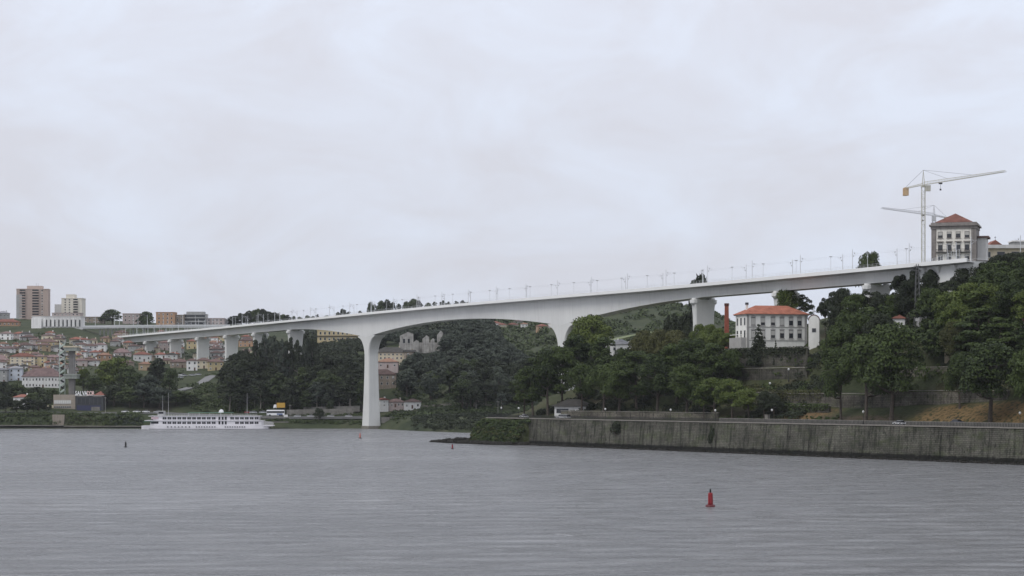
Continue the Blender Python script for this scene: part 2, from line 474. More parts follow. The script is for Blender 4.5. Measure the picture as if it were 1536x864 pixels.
def rrect(a, b, c, z, cx=0.0, cy=0.0):
    """chamfered rectangle ring, half sizes a (along s) and b (across), chamfer c"""
    return [(cx+x, cy+y, z) for x, y in ((-a+c,-b),(a-c,-b),(a,-b+c),(a,b-c),(a-c,b),(-a+c,b),(-a,b-c),(-a,-b+c))]
m_wetc = M("tide_stained_footing", (0.17, 0.16, 0.13), var=0.3, scale=0.5, stain=0.2)
def main_pier(sc):
    T = deck_top(sc); zb = T - girder_h(sc)
    p = None
    rings = []
    for z in np.linspace(1.6, zb - 11, 9):
        k = (z - 1.6)/(zb - 12.6); k2 = (1-k)**1.6
        rings.append(rrect(3.4 + 1.6*k2, 3.0 + 0.9*k2, 0.55, z, cx=sc))
    RV = 11.0
    for i in range(1, 13):                   # the shaft flares into the girder in a quarter ellipse
        a = i/12.0*math.pi/2
        z = zb - 11 + RV*math.sin(a)
        ex = 10.5*(1 - math.cos(a))**1.0
        rings.append(rrect(3.4 + ex, 3.0 + 0.22*i/12, 0.55, z + (0.9 if i == 12 else 0), cx=sc))
    o = MB().loft(rings).build("river_pier", m_pier, bridge)
    MB().loft([rrect(5.5, 4.4, .6, -3, cx=sc), rrect(5.3, 4.2, .6, 1.61, cx=sc)]).build("footing", m_wetc, o)
main_pier(0.0); main_pier(250.0)
m_cap = M("bearing_cap_concrete", (0.66, 0.66, 0.64), var=0.04, scale=0.3)
def small_pier(sc, zbase):
    T = deck_top(sc); zt = T - girder_h(sc) - 0.9
    rings = []
    for k in range(9):
        t = k/8; z = zbase + (zt - zbase)*t
        fl = 0 if t < 0.6 else ((t-0.6)/0.4)**2
        rings.append(rrect(1.5 + 0.3*fl, 4.0 + 0.5*(1-t) + 0.9*fl, 0.4, z, cx=sc))
    o = MB().loft(rings).build("approach_pier", m_pier, bridge)
    cp = MB()
    for sg in (-1, 1):
        cp.loft([[(sc + r*math.cos(a)*0.95, sg*4.0 + r*math.sin(a)*0.95, z) for a in np.linspace(0, 2*math.pi, 11)[:-1]]
                 for r, z in ((1.5, zt-1.7), (2.1, zt-1.1), (2.1, zt+0.15), (1.4, zt+0.35), (1.2, zt+0.92))])
    cp.box(sc-1.6, sc+1.6, -3.5, 3.5, zt-0.4, zt+0.25)
    cp.build("bearing_cap", m_cap, o)
SP = [-475, -405, -334, -266, -203, -132, 375, 437, 497]
for s in SP:
    x, y = BP(s, 0); small_pier(s, ground(x, y) - 3)
# right abutment: a white flared wall pier under the end spans
T = deck_top(540)
mb = MB()
prof = [(526, T-1.62), (558, T-1.62), (557.5, T-5.2), (556, T-7.5), (551, T-11), (548.5, T-18), (548, 30), (537.5, 30), (537, T-18), (534, T-10), (530, T-6.5), (526, T-5.2)]
n = len(prof)
vv = [(a, -4.4, z) for a, z in prof] + [(a, 4.4, z) for a, z in prof]
mb.add(vv, [tuple(range(n)), tuple(reversed(range(n, 2*n)))] + [(j, j+n, (j+1) % n + n, (j+1) % n) for j in range(n)])
ab = mb.build("abutment", m_cap, bridge)
for s in (531, 539, 548, 556):
    MB().loft([[(s-1.4, -6.0, T-1.7), (s+1.4, -6.0, T-1.7), (s+1.4, -4.42, T-1.7), (s-1.4, -4.42, T-1.7)],
               [(s-.5, -4.7, T-3.6), (s+.5, -4.7, T-3.6), (s+.5, -4.42, T-3.6), (s-.5, -4.42, T-3.6)]]).build("deck_bracket", m_cap, ab)
# left abutment
T = deck_top(-548)
MB().box(-556, -546, -6.4, 6.4, 46, T-0.9).build("abutment", m_conc, bridge)
MB().box(-572, -556.01, -6.0, -5.2, 46, T-0.7).build("wing_wall", m_conc, bridge)

# masts and lamps along the deck
m_mast = M("white_mast_steel", (0.60, 0.61, 0.62), rough=0.5, var=0.03)
m_dark = M("dark_steel", (0.07, 0.07, 0.075), rough=0.5)
m_ins = M("insulator_grey", (0.34, 0.34, 0.35), rough=0.5)
def mast_proto(h, arm):
    t = thing("catenary_mast", "", "mast")
    MB().loft([rrect(.12, .12, .03, -1.2), rrect(.09, .09, .03, h)]).build("post", m_mast, t)
    if arm:
        a = MB().tube((0, 0, h-1.0), (0, arm, h-1.3), 0.04, n=4).tube((0, 0, h-2.4), (0, arm*0.9, h-1.35), 0.035, n=4)
        a.build("cantilever_arm", m_mast, t)
        MB().lathe([(.10, h-1.55), (.16, h-1.45), (.16, h-1.2), (.10, h-1.1)], n=6, cy=arm*0.35).build("insulator", m_ins, t)
        MB().lathe([(.10, h-2.55), (.16, h-2.45), (.16, h-2.2), (.10, h-2.1)], n=6, cy=arm*0.2).build("insulator", m_ins, t)
    return t
rng = random.Random(5)
near_p = mast_proto(7.2, 2.4); far_p = mast_proto(7.2, -2.4)
first = {}
def place(proto, key, label, group, cat, loc, rz=0, scale=None):
    if key not in first: first[key] = proto; o = proto
    else: o = copy_tree(proto)
    o.location = loc; o.rotation_euler = (0, 0, rz)
    if scale: o.scale = scale
    return tag(o, label, cat, group)
for i, s in enumerate(np.arange(-530, 560, 34.0)):
    for t, pr, k in ((-5.6, near_p, 'mn'), (5.6, far_p, 'mf')):
        ss = s + (11 if t > 0 else 0)
        x, y = BP(ss, t)
        place(pr, k, "white catenary mast with dark insulator arms on the %s edge of the bridge deck" % ("river" if t < 0 else "far"),
              "overhead line masts on the bridge", "mast", (x, y, deck_top(ss)-0.2), B_ANG)
lamp_p = thing("deck_lamp_post", "", "lamp")
MB().tube((0,0,-1), (0,0,5.4), .09, .06, 6).build("post", m_mast, lamp_p)
MB().box(-.25, .25, -.5, .5, 5.35, 5.6).build("lamp_head", m_ins, lamp_p)
for s in np.arange(-540, 550, 23.0):
    x, y = BP(s+6, -6.8)
    place(lamp_p, 'dl', "short slim lamp post with a small flat head on the bridge parapet", "lamp posts along the bridge", "lamp", (x, y, deck_top(s)-0.4), B_ANG)
# overhead wires
mb = MB()
for t in (-2.2, 2.2):
    pts = list(np.arange(-530, 560, 34.0))
    for a, b in zip(pts[:-1], pts[1:]):
        mb.tube((a, t, deck_top(a)+5.6), (b, t, deck_top(b)+5.6), 0.011, n=3)
tag(mb.build("overhead_wire", m_dark, None, False, (BX, BY, 0), B_ANG), "thin overhead railway wires strung along the bridge masts", "wire")
# tall mesh screen near the hill end
mb = MB()
for s in np.arange(512, 536, 1.5):
    h = 1.2 + (s-512)*0.16
    mb.tube((s, 7.3, deck_top(s)), (s, 7.3, deck_top(s)+h), 0.07, n=4)
for a in np.arange(512, 534.5, 1.5):
    for k in (0.35, 0.65, 0.98):
        mb.tube((a, 7.3, deck_top(a)+k*(1.2+(a-512)*.16)), (a+1.5, 7.3, deck_top(a)+k*(1.2+(a+1.5-512)*.16)), 0.04, n=3)
tag(mb.build("mesh_screen", m_rail, None, False, (BX, BY, 0), B_ANG), "grey mesh screen rising in steps at the hill end of the bridge", "fence")
#__PART2__
# ------------------------------------------------------------------ vegetation
def leaf_material(name, ca, cb):
    """foliage: two greens mixed by leaf, by clump and by tree"""
    m = bpy.data.materials.new(name); m.use_nodes = True
    n, l = nt(m); b = n['Principled BSDF']
    b.inputs['Roughness'].default_value = 0.7; b.inputs['Specular IOR Level'].default_value = 0.2
    at_ = n.new("ShaderNodeAttribute"); at_.attribute_name = 'tint'
    oi = n.new("ShaderNodeObjectInfo")
    tc = n.new("ShaderNodeTexCoord")
    nz = n.new("ShaderNodeTexNoise"); nz.inputs['Scale'].default_value = 0.35; nz.inputs['Detail'].default_value = 2
    l.new(tc.outputs['Object'], nz.inputs['Vector'])
    a = n.new("ShaderNodeMath"); a.operation = 'MULTIPLY_ADD'; a.inputs[1].default_value = 0.45; a.inputs[2].default_value = -0.25
    l.new(at_.outputs['Fac'], a.inputs[0])
    c = n.new("ShaderNodeMath"); c.operation = 'MULTIPLY_ADD'; c.inputs[1].default_value = 1.3
    l.new(nz.outputs['Fac'], c.inputs[0]); l.new(a.outputs[0], c.inputs[2])
    e = n.new("ShaderNodeMath"); e.operation = 'MULTIPLY_ADD'; e.inputs[1].default_value = 0.5; e.use_clamp = True
    l.new(oi.outputs['Random'], e.inputs[0]); l.new(c.outputs[0], e.inputs[2])
    s = n.new("ShaderNodeMath"); s.operation = 'SUBTRACT'; s.inputs[1].default_value = 0.46; s.use_clamp = True
    l.new(e.outputs[0], s.inputs[0])
    mx = n.new("ShaderNodeMix"); mx.data_type = 'RGBA'
    mx.inputs['A'].default_value = (*ca, 1); mx.inputs['B'].default_value = (*cb, 1)
    l.new(s.outputs[0], mx.inputs['Factor']); l.new(mx.outputs['Result'], b.inputs['Base Color'])
    return m
LM = {
 'green': leaf_material("broadleaf_green", (0.015,0.025,0.008), (0.078,0.110,0.025)),
 'light': leaf_material("spring_leaf_green", (0.040,0.062,0.013), (0.128,0.158,0.034)),
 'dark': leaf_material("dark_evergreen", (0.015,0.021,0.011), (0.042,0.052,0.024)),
 'olive': leaf_material("olive_leaf", (0.040,0.046,0.016), (0.092,0.090,0.028)),
 'grey': leaf_material("grey_green_leaf", (0.034,0.044,0.034), (0.078,0.092,0.062)),
 'mid': leaf_material("mid_green_leaf", (0.028,0.042,0.016), (0.078,0.100,0.036)),
}
m_bark = M("tree_bark", (0.075, 0.062, 0.050), var=0.35, scale=2.0, rough=0.95)
m_barkp = M("pale_tree_bark", (0.22, 0.20, 0.17), var=0.3, scale=2.0, rough=0.95)
nrg = np.random.default_rng(11)
def leaf_quads(pos, nor, size, rg):
    """one bent-edge leaf clump (a quad) per position, facing roughly along nor"""
    N = len(pos)
    nor = nor + rg.normal(0, 0.55, (N, 3)); nor /= np.linalg.norm(nor, axis=1, keepdims=True) + 1e-9
    ref = rg.normal(0, 1, (N, 3)); a = np.cross(nor, ref); a /= np.linalg.norm(a, axis=1, keepdims=True) + 1e-9
    b = np.cross(nor, a)
    sz = size*rg.uniform(0.55, 1.25, (N, 1)); asp = rg.uniform(0.55, 0.95, (N, 1))
    j = lambda: rg.uniform(0.75, 1.2, (N, 1))
    c0 = pos - a*sz*j(); c1 = pos - b*sz*asp*j(); c2 = pos + a*sz*j(); c3 = pos + b*sz*asp*j()
    V = np.stack([c0, c1, c2, c3], 1).reshape(-1, 3)
    return V, np.arange(N*4).reshape(-1, 4), rg.uniform(0, 1, N)
def lobes_to_leaves(lobes, n, size, rg, squash=0.8):
    w = np.array([l[3]**2 for l in lobes]); cnt = rg.multinomial(n, w/w.sum())
    P, NN = [], []
    for (x, y, z, r), k in zip(lobes, cnt):
        d = rg.normal(0, 1, (k, 3)); d /= np.linalg.norm(d, axis=1, keepdims=True)
        d[:, 2] = np.where(d[:, 2] < -0.35, -d[:, 2], d[:, 2])
        rr = r*rg.uniform(0.72, 1.08, (k, 1))
        P.append(np.array([x, y, z]) + d*rr*np.array([1, 1, squash])); NN.append(d + np.array([0, 0, 0.35]))
    return leaf_quads(np.concatenate(P), np.concatenate(NN), size, rg)
def limb(mb, p0, p1, r0, r1, sag=0.0):
    p0 = Vector(p0); p1 = Vector(p1); m = (p0+p1)/2 + Vector((0, 0, sag))
    mb.tube(p0, m, r0, (r0+r1)/2, 5); mb.tube(m, p1, (r0+r1)/2, r1, 5)
def tree_meshes(kind, seed, leaf, nleaf, lsize):
    """returns (trunk mesh, crown mesh, nominal height, nominal width)"""
    rg = np.random.default_rng(seed); rn = random.Random(seed)
    tr = MB(); lobes = []; sq = 0.8
    if kind in ('broad', 'tall', 'airy'):
        H, W = {'broad': (18., 16.), 'tall': (24., 12.), 'airy': (24., 13.)}[kind]
        z0 = H*{'broad': .30 if nleaf > 5000 else .20, 'tall': .22 if nleaf > 5000 else .15, 'airy': .24}[kind]
        nl = {'broad': 30, 'tall': 34, 'airy': 24}[kind]
        for i in range(nl):
            t = (i + rn.random())/nl
            z = z0 + (H - z0)*(0.08 + 0.84*t)
            prof = math.sin(math.pi*min(1, 0.22 + 0.78*t))**0.6 if kind != 'tall' else math.sin(math.pi*(0.15+0.82*t))**0.7
            a = rn.uniform(0, 2*math.pi) + i*2.4
            r = W/2*prof*rn.uniform(0.45, 0.86) if i < nl-2 else W*.1
            rl = W*rn.uniform(0.11, 0.19)*(0.8 if kind == 'airy' else 1)
            lobes.append((r*math.cos(a), r*math.sin(a), min(z, H - rl*0.8), rl))
        for i in range(5): lobes.append((rn.uniform(-1,1)*W*.14, rn.uniform(-1,1)*W*.14, z0 + (H-z0)*rn.uniform(.3,.75), W*.17))
        rt = W*0.028
        top = Vector((rn.uniform(-.6,.6), rn.uniform(-.6,.6), H*0.72))
        mid = Vector((rn.uniform(-.5,.5), rn.uniform(-.5,.5), z0))
        tr.tube((0,0,-2.5), mid, rt*1.35, rt, 7); tr.tube(mid, top, rt, rt*.35, 6)
        for i in range(0, nl, 2):
            x, y, z, r = lobes[i]; k = max(0.0, min(0.85, (z - z0 - r)/(top.z - z0)))
            s = mid.lerp(top, k); limb(tr, s, (x, y, z), rt*.42, rt*.1, -0.4)
    elif kind == 'pine':
        H, W = 18., 13.
        for i in range(24):
            a = rn.uniform(0, 6.28); r = W/2*math.sqrt(rn.random())*.85
            z = H*(0.80 - 0.28*(r/(W/2))**2 - 0.18*rn.random()) + .1*H
            lobes.append((r*math.cos(a), r*math.sin(a), z, W*rn.uniform(.10, .17)))
        sq = 0.6
        tr.tube((0,0,-2.5), (.4,.2,H*.6), .42, .28, 7); tr.tube((.4,.2,H*.6), (.2,0,H*.9), .28, .1, 6)
        for i in range(0, 24, 2):
            x, y, z, r = lobes[i]; limb(tr, (.3,.15,H*.5), (x, y, z), .15, .05, -.3)
    elif kind == 'cedar':
        H, W = 17., 17.
        for k in range(7):
            z = H*(.25 + .70*k/6); R = W/2*(1 - (k/6)**1.4*.8)
            for j in range(7 - k//2):
                a = rn.uniform(0, 6.28); r = R*rn.uniform(.35, .95)
                lobes.append((r*math.cos(a), r*math.sin(a), z + rn.uniform(-.4, .4), W*rn.uniform(.10, .15)))
        sq = 0.34
        tr.tube((0,0,-2.5), (0,0,H*.95), .5, .08, 7)
        for i in range(0, len(lobes), 2):
            x, y, z, r = lobes[i]; limb(tr, (0,0,z-.8), (x, y, z-.3), .16, .05, -.1)
    elif kind == 'conifer':
        H, W = 11., 8.
        tr.tube((0,0,-1.5), (0,0,H*.97), .22, .04, 6)
        for k in range(11):
            t = k/10; z = H*(.10 + .84*t); R = W/2*(1-t)**0.85 + .25
            nb = max(4, int(9*(1-t)) + 3)
            for j in range(nb):
                a = 6.28*j/nb + k*.7 + rn.uniform(-.2, .2); rr = R*rn.uniform(.75, 1.08)
                for q in (0.45, 0.8):
                    lobes.append((rr*q*math.cos(a), rr*q*math.sin(a), z - q*R*.22 + rn.uniform(-.25,.25), .38 + R*.17))
                if j % 2 == 0: tr.tube((0,0,z), (rr*.8*math.cos(a), rr*.8*math.sin(a), z - .2*R), .05, .02, 4)
        sq = 0.8
    elif kind == 'cypress':
        H, W = 12., 4.4
        tr.tube((0,0,-1.5), (0,0,H*.9), .22, .05, 6)
        for i in range(26):
            t = i/25; z = H*(.07 + .86*t); a = i*2.4; R = W/2*math.sin(math.pi*(.12+.80*t))**.8
            lobes.append((R*.5*math.cos(a), R*.5*math.sin(a), z, .35 + R*.48))
        sq = 1.5
    elif kind == 'shrub':
        H, W = 3., 4.
        for i in range(9):
            a = rn.uniform(0, 6.28); r = W/2*rn.random()*.7
            lobes.append((r*math.cos(a), r*math.sin(a), H*rn.uniform(.25, .72), W*rn.uniform(.16, .25)))
        for i in range(5): tr.tube((0,0,-.6), (rn.uniform(-1,1), rn.uniform(-1,1), H*.6), .07, .02, 4)
    V, Qd, tint = lobes_to_leaves(lobes, nleaf, lsize, rg, sq)
    return tr.mesh("trunk", m_barkp if kind == 'airy' else m_bark), np_mesh("crown", V, Qd, LM[leaf], tint), H, W
PROTO = {}
def proto(key):
    """key: 'kind leaf n|f variant' — n near (fine leaves), f far (coarser leaves)"""
    if key in PROTO: return PROTO[key]
    kind, leaf, res, var = key.split()
    near = {'broad': (9000,.33), 'tall': (9500,.34), 'airy': (6000,.34), 'pine': (7000,.32), 'cedar': (8500,.34), 'conifer': (6500,.27), 'cypress': (2200,.30), 'shrub': (700,.26)}[kind]
    far = {'broad': (2600,.62), 'tall': (2800,.62), 'airy': (1900,.62), 'pine': (2000,.6), 'cedar': (2400,.6), 'conifer': (1500,.45), 'cypress': (900,.45), 'shrub': (320,.40)}[kind]
    nl, ls = near if res == 'n' else far
    PROTO[key] = tree_meshes(kind, sum(ord(c)*(i+3) for i, c in enumerate(key)), leaf, nl, ls)
    return PROTO[key]
trng = random.Random(77)
TREES = []
KNAME = {'tall': 'plane_tree', 'pine': 'pine_tree', 'cypress': 'cypress_tree', 'cedar': 'cedar_tree', 'conifer': 'conifer_tree', 'airy': 'slender_tree', 'broad': 'tree'}
def mesh_np(me):
    v = np.empty(len(me.vertices)*3, np.float32); me.vertices.foreach_get('co', v); return v.reshape(-1, 3)
def wood(cands, keep, label, group, stuff_label):
    """the nearest trees of a dense wood are things, the mass behind them is one object"""
    cands.sort(key=lambda c: c[2])
    for key, x, y, h, w in cands[:keep]: tree(key, x, y, h, w, label(key) if callable(label) else label, group)
    VV, TT = [], []
    for key, x, y, h, w in cands[keep:]:
        tm, cm, H, W = proto(key.replace(' n ', ' f ')); v = mesh_np(cm); a = trng.uniform(0, 6.28); c, s = math.cos(a), math.sin(a)
        R = np.array([[c, -s, 0], [s, c, 0], [0, 0, 1]], np.float32)
        VV.append((v*np.array([w/W, w/W, h/H], np.float32)) @ R.T + np.array([x, y, ground(x, y)], np.float32))
        t = np.empty(len(cm.polygons), np.float32); cm.attributes['tint'].data.foreach_get('value', t); TT.append(np.clip(t*.7 + trng.uniform(-.1, .5), 0, 1))
    if VV:
        V = np.concatenate(VV); me = np_mesh("woodland", V, np.arange(len(V)).reshape(-1, 4), LM[cands[0][0].split()[1]], np.concatenate(TT))
        o = link("woodland", me); o['kind'] = 'stuff'; o['label'] = stuff_label; o['category'] = 'woodland'
def tree(key, x, y, h, w, label, group, name=None, cat="tree", z=None):
    name = name or KNAME[key.split()[0]]
    tm, cm, H, W = proto(key)
    z = ground(x, y) - 0.1 if z is None else z
    t = thing(name, label, cat, (x, y, z), trng.uniform(0, 6.28), group)
    t.scale = (w/W, w/W, h/H)
    link("stem" if cat == 'shrub' else "trunk", tm, t); link("foliage" if cat == 'shrub' else "crown", cm, t)
    TREES.append(t)
    return t
def tree_u(key, u, d, vtop, wpx, label, group, name=None, cat="tree", hmax=34, hmin=3):
    x = (u-768)/F*d; z = ground(x, d); top = CAMZ - (vtop-HOR)/F*d
    return tree(key, x, d, min(hmax, max(hmin, top - z)), wpx/F*d, label, group, name, cat)
def tree_r(key, u, q, vtop, wpx, label, group, **kw):
    p = p_for(u, q); x, y = PQ(p, q)
    return tree_u(key, 768 + F*x/y, y, vtop, wpx, label, group, **kw)
def leaf_patch(name, pts, size, mat, rg, per=40, rad=1.6, loc=None, rz=0, label=None, cat="undergrowth"):
    """low scrub: many small leaf mounds as one object nobody could count"""
    lob = [(x, y, z + r*0.15, r) for (x, y, z, r) in pts]
    V, Qd, tint = lobes_to_leaves(lob, per*len(lob), size, rg, 0.7)
    o = link(name, np_mesh(name, V, Qd, mat, tint), None, loc, rz); o['kind'] = 'stuff'
    if label: o['label'] = label; o['category'] = cat
    return o
V_ = lambda *a: trng.choice(a)

# ---- wooded slopes on the far bank
def vlim(tab, u): return float(np.interp(u, [a for a, _ in tab], [b for _, b in tab]))
LIMA = [(330,560),(350,528),(385,508),(405,494),(425,486),(445,494),(475,500),(485,514),(545,514)]
lab_a = "dark tall tree in the dense wood on the slope beneath the bridge approach"
cands = []
for i in range(170):
    u = trng.uniform(338, 545); d = trng.uniform(1226, 1345)
    if d > 1290 and u > 470: d = trng.uniform(1226, 1290)
    h = trng.uniform(13, 23); x = (u-768)/F*d; z = ground(x, d)
    zl = CAMZ - (vlim(LIMA, u)-HOR)/F*d
    if z + 6 > zl: continue
    h = min(h, zl - z - trng.uniform(0, 2))
    if d < 1240 and trng.random() < .5: h *= .6
    cands.append((V_('airy dark f 1','broad dark f 1','tall dark f 1','broad mid f 1','airy grey f 2','tall mid f 2'), x, d, h, h*trng.uniform(.55, .8)) )
wood(cands, 62, lab_a, "trees of the wood beneath the bridge approach", "dense dark wood filling the slope behind its front trees beneath the bridge approach")
for (u, vt, w) in [(398,497,28),(410,492,26),(424,487,24),(434,492,24),(446,500,22),(458,498,24),(470,502,24),(385,508,28)]:
    tree_u(V_('airy dark f 1','airy grey f 2'), u, 1262 + trng.uniform(-8, 8), vt, w, "tall slender dark tree rising out of the wood up to the bridge girder", "slender trees reaching the girder", hmax=36)
lab_b = "tree of the dark wooded slope seen under the main span of the bridge"
LIMB = [(560,580),(575,560),(600,545),(622,528),(640,530),(664,524),(672,486),(690,477),(735,478),(745,500),(770,520),(800,540)]
cands = []
for i in range(420):
    u = trng.uniform(566, 800); d = trng.uniform(1180, 1560)
    if u < 680 and d > 1410:
        lim = 488
        zz = CAMZ - (494-HOR)/F*d; x = (u-768)/F*d; z = ground(x, d)
        if zz - z > 5: cands.append(('broad dark f 1', x, d, min(18, zz-z), 14))
        continue
    if u < 640 and d < 1330: 
        if u < 605 or d < 1260: continue
    if d < 1235 and u < 690: continue
    x = (u-768)/F*d; z = ground(x, d); zl = CAMZ - (vlim(LIMB, u)-HOR)/F*d
    if z + 5 > zl: continue
    h = min(trng.uniform(11, 20), zl - z)
    cands.append((V_('broad dark f 1','broad grey f 1','airy dark f 1','broad mid f 1','tall dark f 1','airy grey f 2'), x, d, h, h*trng.uniform(.65, .95)))
wood(cands, 70, lab_b, "trees of the slope under the main span", "dense dark wood climbing the slope behind its front trees under the main span")
# ---- trees among the village and along the left quay
for (u, d, vt, w, k) in [(8,1206,592,26,'broad dark f 1'),(24,1206,600,26,'broad dark f 1'),(40,1207,596,26,'tall dark f 1'),(58,1205,598,24,'broad dark f 2'),(70,1208,596,18,'tall dark f 1'),(-8,1206,590,30,'broad dark f 2'),(50,1215,588,30,'broad mid f 1')]:
    tree_u(k, u, d, vt, w, "dark quayside tree beside the tan retaining wall with trunk near the water", "dark trees on the quay")
for (u, d, vt, w, k) in [(25,1240,575,34,'broad mid f 1'),(55,1240,580,34,'broad dark f 1'),(78,1240,583,24,'broad mid f 1'),(5,1235,572,34,'broad dark f 1')]:
    tree_u(k, u, d, vt, w, "bushy tree below the long red roofed terrace building", "trees below the terrace building")
lab_c = "green tree in the grove between the stair tower and the hillside road"
for (u, d, vt, w, k) in [(125,1255,553,30,'broad light f 1'),(140,1248,563,34,'broad mid f 1'),(160,1262,541,40,'broad light f 1'),(178,1258,536,46,'broad light f 2'),(192,1250,548,40,'broad mid f 1'),(205,1245,558,40,'broad mid f 2'),(222,1240,562,44,'broad grey f 1'),(238,1262,536,30,'tall dark f 1'),(232,1270,545,30,'broad dark f 1'),(255,1250,552,30,'broad mid f 2'),(215,1232,575,50,'broad grey f 1'),(195,1233,580,46,'broad mid f 1'),(240,1232,580,46,'broad grey f 1'),(170,1236,578,40,'broad dark f 1'),(265,1236,585,40,'broad mid f 1'),(150,1240,585,34,'broad mid f 1'),(285,1240,588,34,'broad mid f 1')]:
    tree_u(k, u, d, vt, w, lab_c, "trees of the grove by the stair tower")
# scrub below the hillside road and along the shore
rg = np.random.default_rng(3)
def scrub(name, n, u0, u1, d0, d1, leaf, rmin=0.8, rmax=2.2, size=.5, per=34, label=None, cond=None):
    pts = []
    for i in range(n):
        u = rg.uniform(u0, u1); d = rg.uniform(d0, d1); x = (u-768)/F*d
        if cond and not cond(u, d): continue
        pts.append((x, d, ground(x, d), rg.uniform(rmin, rmax)))
    return leaf_patch(name, pts, size, LM[leaf], rg, per=per, label=label)
scrub("scrub", 420, 285, 420, 1226, 1300, 'mid', 1.0, 3.0, .55, 44, "green scrub covering the slope below the hillside road")
scrub("scrub", 420, 400, 560, 1212, 1270, 'mid', .6, 1.8, .5, 34, "rough green undergrowth beside the riverside road under the wood")
scrub("scrub", 380, -60, 214, 1194.5, 1204, 'mid', .4, 2.0, .42, 40, "bushy green bank above the quay between the dark trees and the moored ship")
scrub("scrub", 60, 165, 212, 1194.5, 1199, 'grey', .6, 1.2, .42, 30, "greyish bushes on the quay bank beside the ship's bow")
scrub("scrub", 330, 400, 640, 1199, 1209, 'mid', .5, 1.3, .45, 30, "low green growth along the shore at the foot of the tall pier", lambda u, d: d > (1202 if u < 565 else 1130))
scrub("scrub", 520, 620, 800, 1072, 1165, 'dark', .8, 2.2, .5, 34, "dark green bank growth along the far shore under the main span", lambda u, d: gL((u-768)/F*d, d) > 0.6)
scrub("scrub", 500, 590, 800, 1165, 1300, 'mid', 1.0, 2.6, .6, 30, "undergrowth between the trees of the slope under the main span")
scrub("scrub", 700, 730, 1120, 1230, 1420, 'mid', 1.2, 3.5, .8, 26, "green bushes over the valley side behind the promontory")
scrub("distant_woodland", 2200, 745, 1130, 1440, 2500, 'mid', 2.0, 5.0, 1.2, 26, "distant woodland patches on the far hills seen under the bridge", lambda u, d: mnoise.noise(((u)*.012, d*.004, 1.0)) > -0.15 or rg.random() < .35)
scrub("distant_woodland", 1500, 440, 745, 1500, 2300, 'dark', 2.0, 5.0, 1.2, 26, "distant dark woodland on the ridge behind the wood under the bridge")
scrub("scrub", 420, 430, 575, 1335, 1515, 'dark', 1.8, 4.0, .7, 60, "dark thicket on the slope below the long yellow building")
scrub("scrub", 400, -40, 340, 1280, 1640, 'mid', .8, 2.0, .55, 20, "garden greenery between the hillside houses")
for u, d, vt, w in [(462,1206,606,0),]: pass
tree_u('broad dark f 2', 478, 1206, 601, 17, "dark rounded bush standing alone beside the riverside road", None, hmax=8)
# ---- skyline trees
lab_s = "tree on the skyline ridge behind the bridge deck"
for (u, vt, w, d, k) in [(168,464,32,1900,'broad mid f 1'),(157,470,20,1900,'broad mid f 2'),(220,467,28,1880,'broad mid f 2'),(213,474,18,1890,'broad dark f 1')]:
    tree_u(k, u, d, vt, w, "round green tree standing above the road viaduct between the blocks of flats", "green trees above the road viaduct")
for u in range(338, 432, 6):
    tree_u(V_('broad dark f 1','broad mid f 1','tall dark f 1'), u + trng.uniform(-2,2), 1960, vlim([(338,478),(360,470),(385,463),(405,466),(432,474)], u) + trng.uniform(-1,2), 18, lab_s, "trees on the skyline ridge", hmax=26)
for (u, vt, w) in [(440,474,10),(450,475,12),(462,473,14),(470,474,12),(476,471,8),(490,473,14),(515,463,14),(522,467,14),(508,468,12),(540,466,10),(556,453,12),(563,456,12),(572,451,14),(580,449,16),(588,453,14),(598,455,14),(610,452,14),(620,448,16),(628,450,14),(642,454,12),(652,452,12),(664,450,14),(672,452,12),(685,451,10),(694,450,14),(702,453,10)]:
    tree_u(V_('broad dark f 1','broad mid f 1','tall dark f 1','airy dark f 1'), u, 2150, vt, w*1.15, lab_s, "trees on the skyline ridge", hmax=36)

# ---- the near wooded bank
G1 = "tall leafy trees along the promontory road"
L1 = "tall leafy plane tree rising behind the river wall of the promontory"
for (u, q, vt, w, k) in [(786,14,552,40,'tall green n 1'),(800,12,536,52,'tall green n 2'),(822,15,524,58,'broad green n 1'),(842,20,517,60,'tall green n 1'),(866,30,500,60,'tall green n 2'),
        (905,28,503,56,'tall green n 1'),(928,14,540,62,'broad green n 2'),(905,16,545,58,'broad green n 1'),(955,18,524,66,'tall green n 1'),(985,16,530,70,'broad green n 2'),(1012,22,514,66,'tall green n 2'),(1040,26,507,72,'broad green n 1'),(1068,24,512,62,'tall green n 1'),(872,16,545,50,'broad green n 2'),(1030,14,545,66,'broad green n 1'),(965,28,530,60,'broad green n 1'),(1095,30,524,46,'broad green n 2')]:
    tree_r(k, u, q, vt, w, L1, G1)
tree_r('broad light n 1', 886, 46, 472, 78, "largest pale green tree crown reaching the girder beside the right river pier", None, hmax=34)
tree_r('broad light n 2', 868, 52, 492, 50, "light green tree in front of the right river pier", None, hmax=30)
for (u, q, vt, w) in [(968,38,495,50),(990,40,494,52),(1012,42,495,56)]:
    tree_r('broad olive n 1', u, q, vt, w, "yellowish olive tree in front of the dark cypress clump", "olive coloured trees before the cypresses")
for (u, q, vt, w, k) in [(1002,58,474,19,'cypress dark n 1'),(1012,58,470,20,'cypress dark n 2'),(1022,58,475,20,'cypress dark n 1'),(1031,58,482,18,'cypress dark n 2')]:
    tree_r(k, u, q, vt, w, "black green cypress in the clump beside the approach pier", "cypress clump beside the approach pier", hmax=30)
for (u, q, vt, w) in [(1048,52,486,34),(1064,50,486,36),(1078,48,492,34),(1060,40,500,50),(1092,44,499,30)]:
    tree_r('broad light n 2', u, q, vt, w, "fresh green tree at the foot of the approach pier by the red chimney", "fresh green trees by the red chimney")
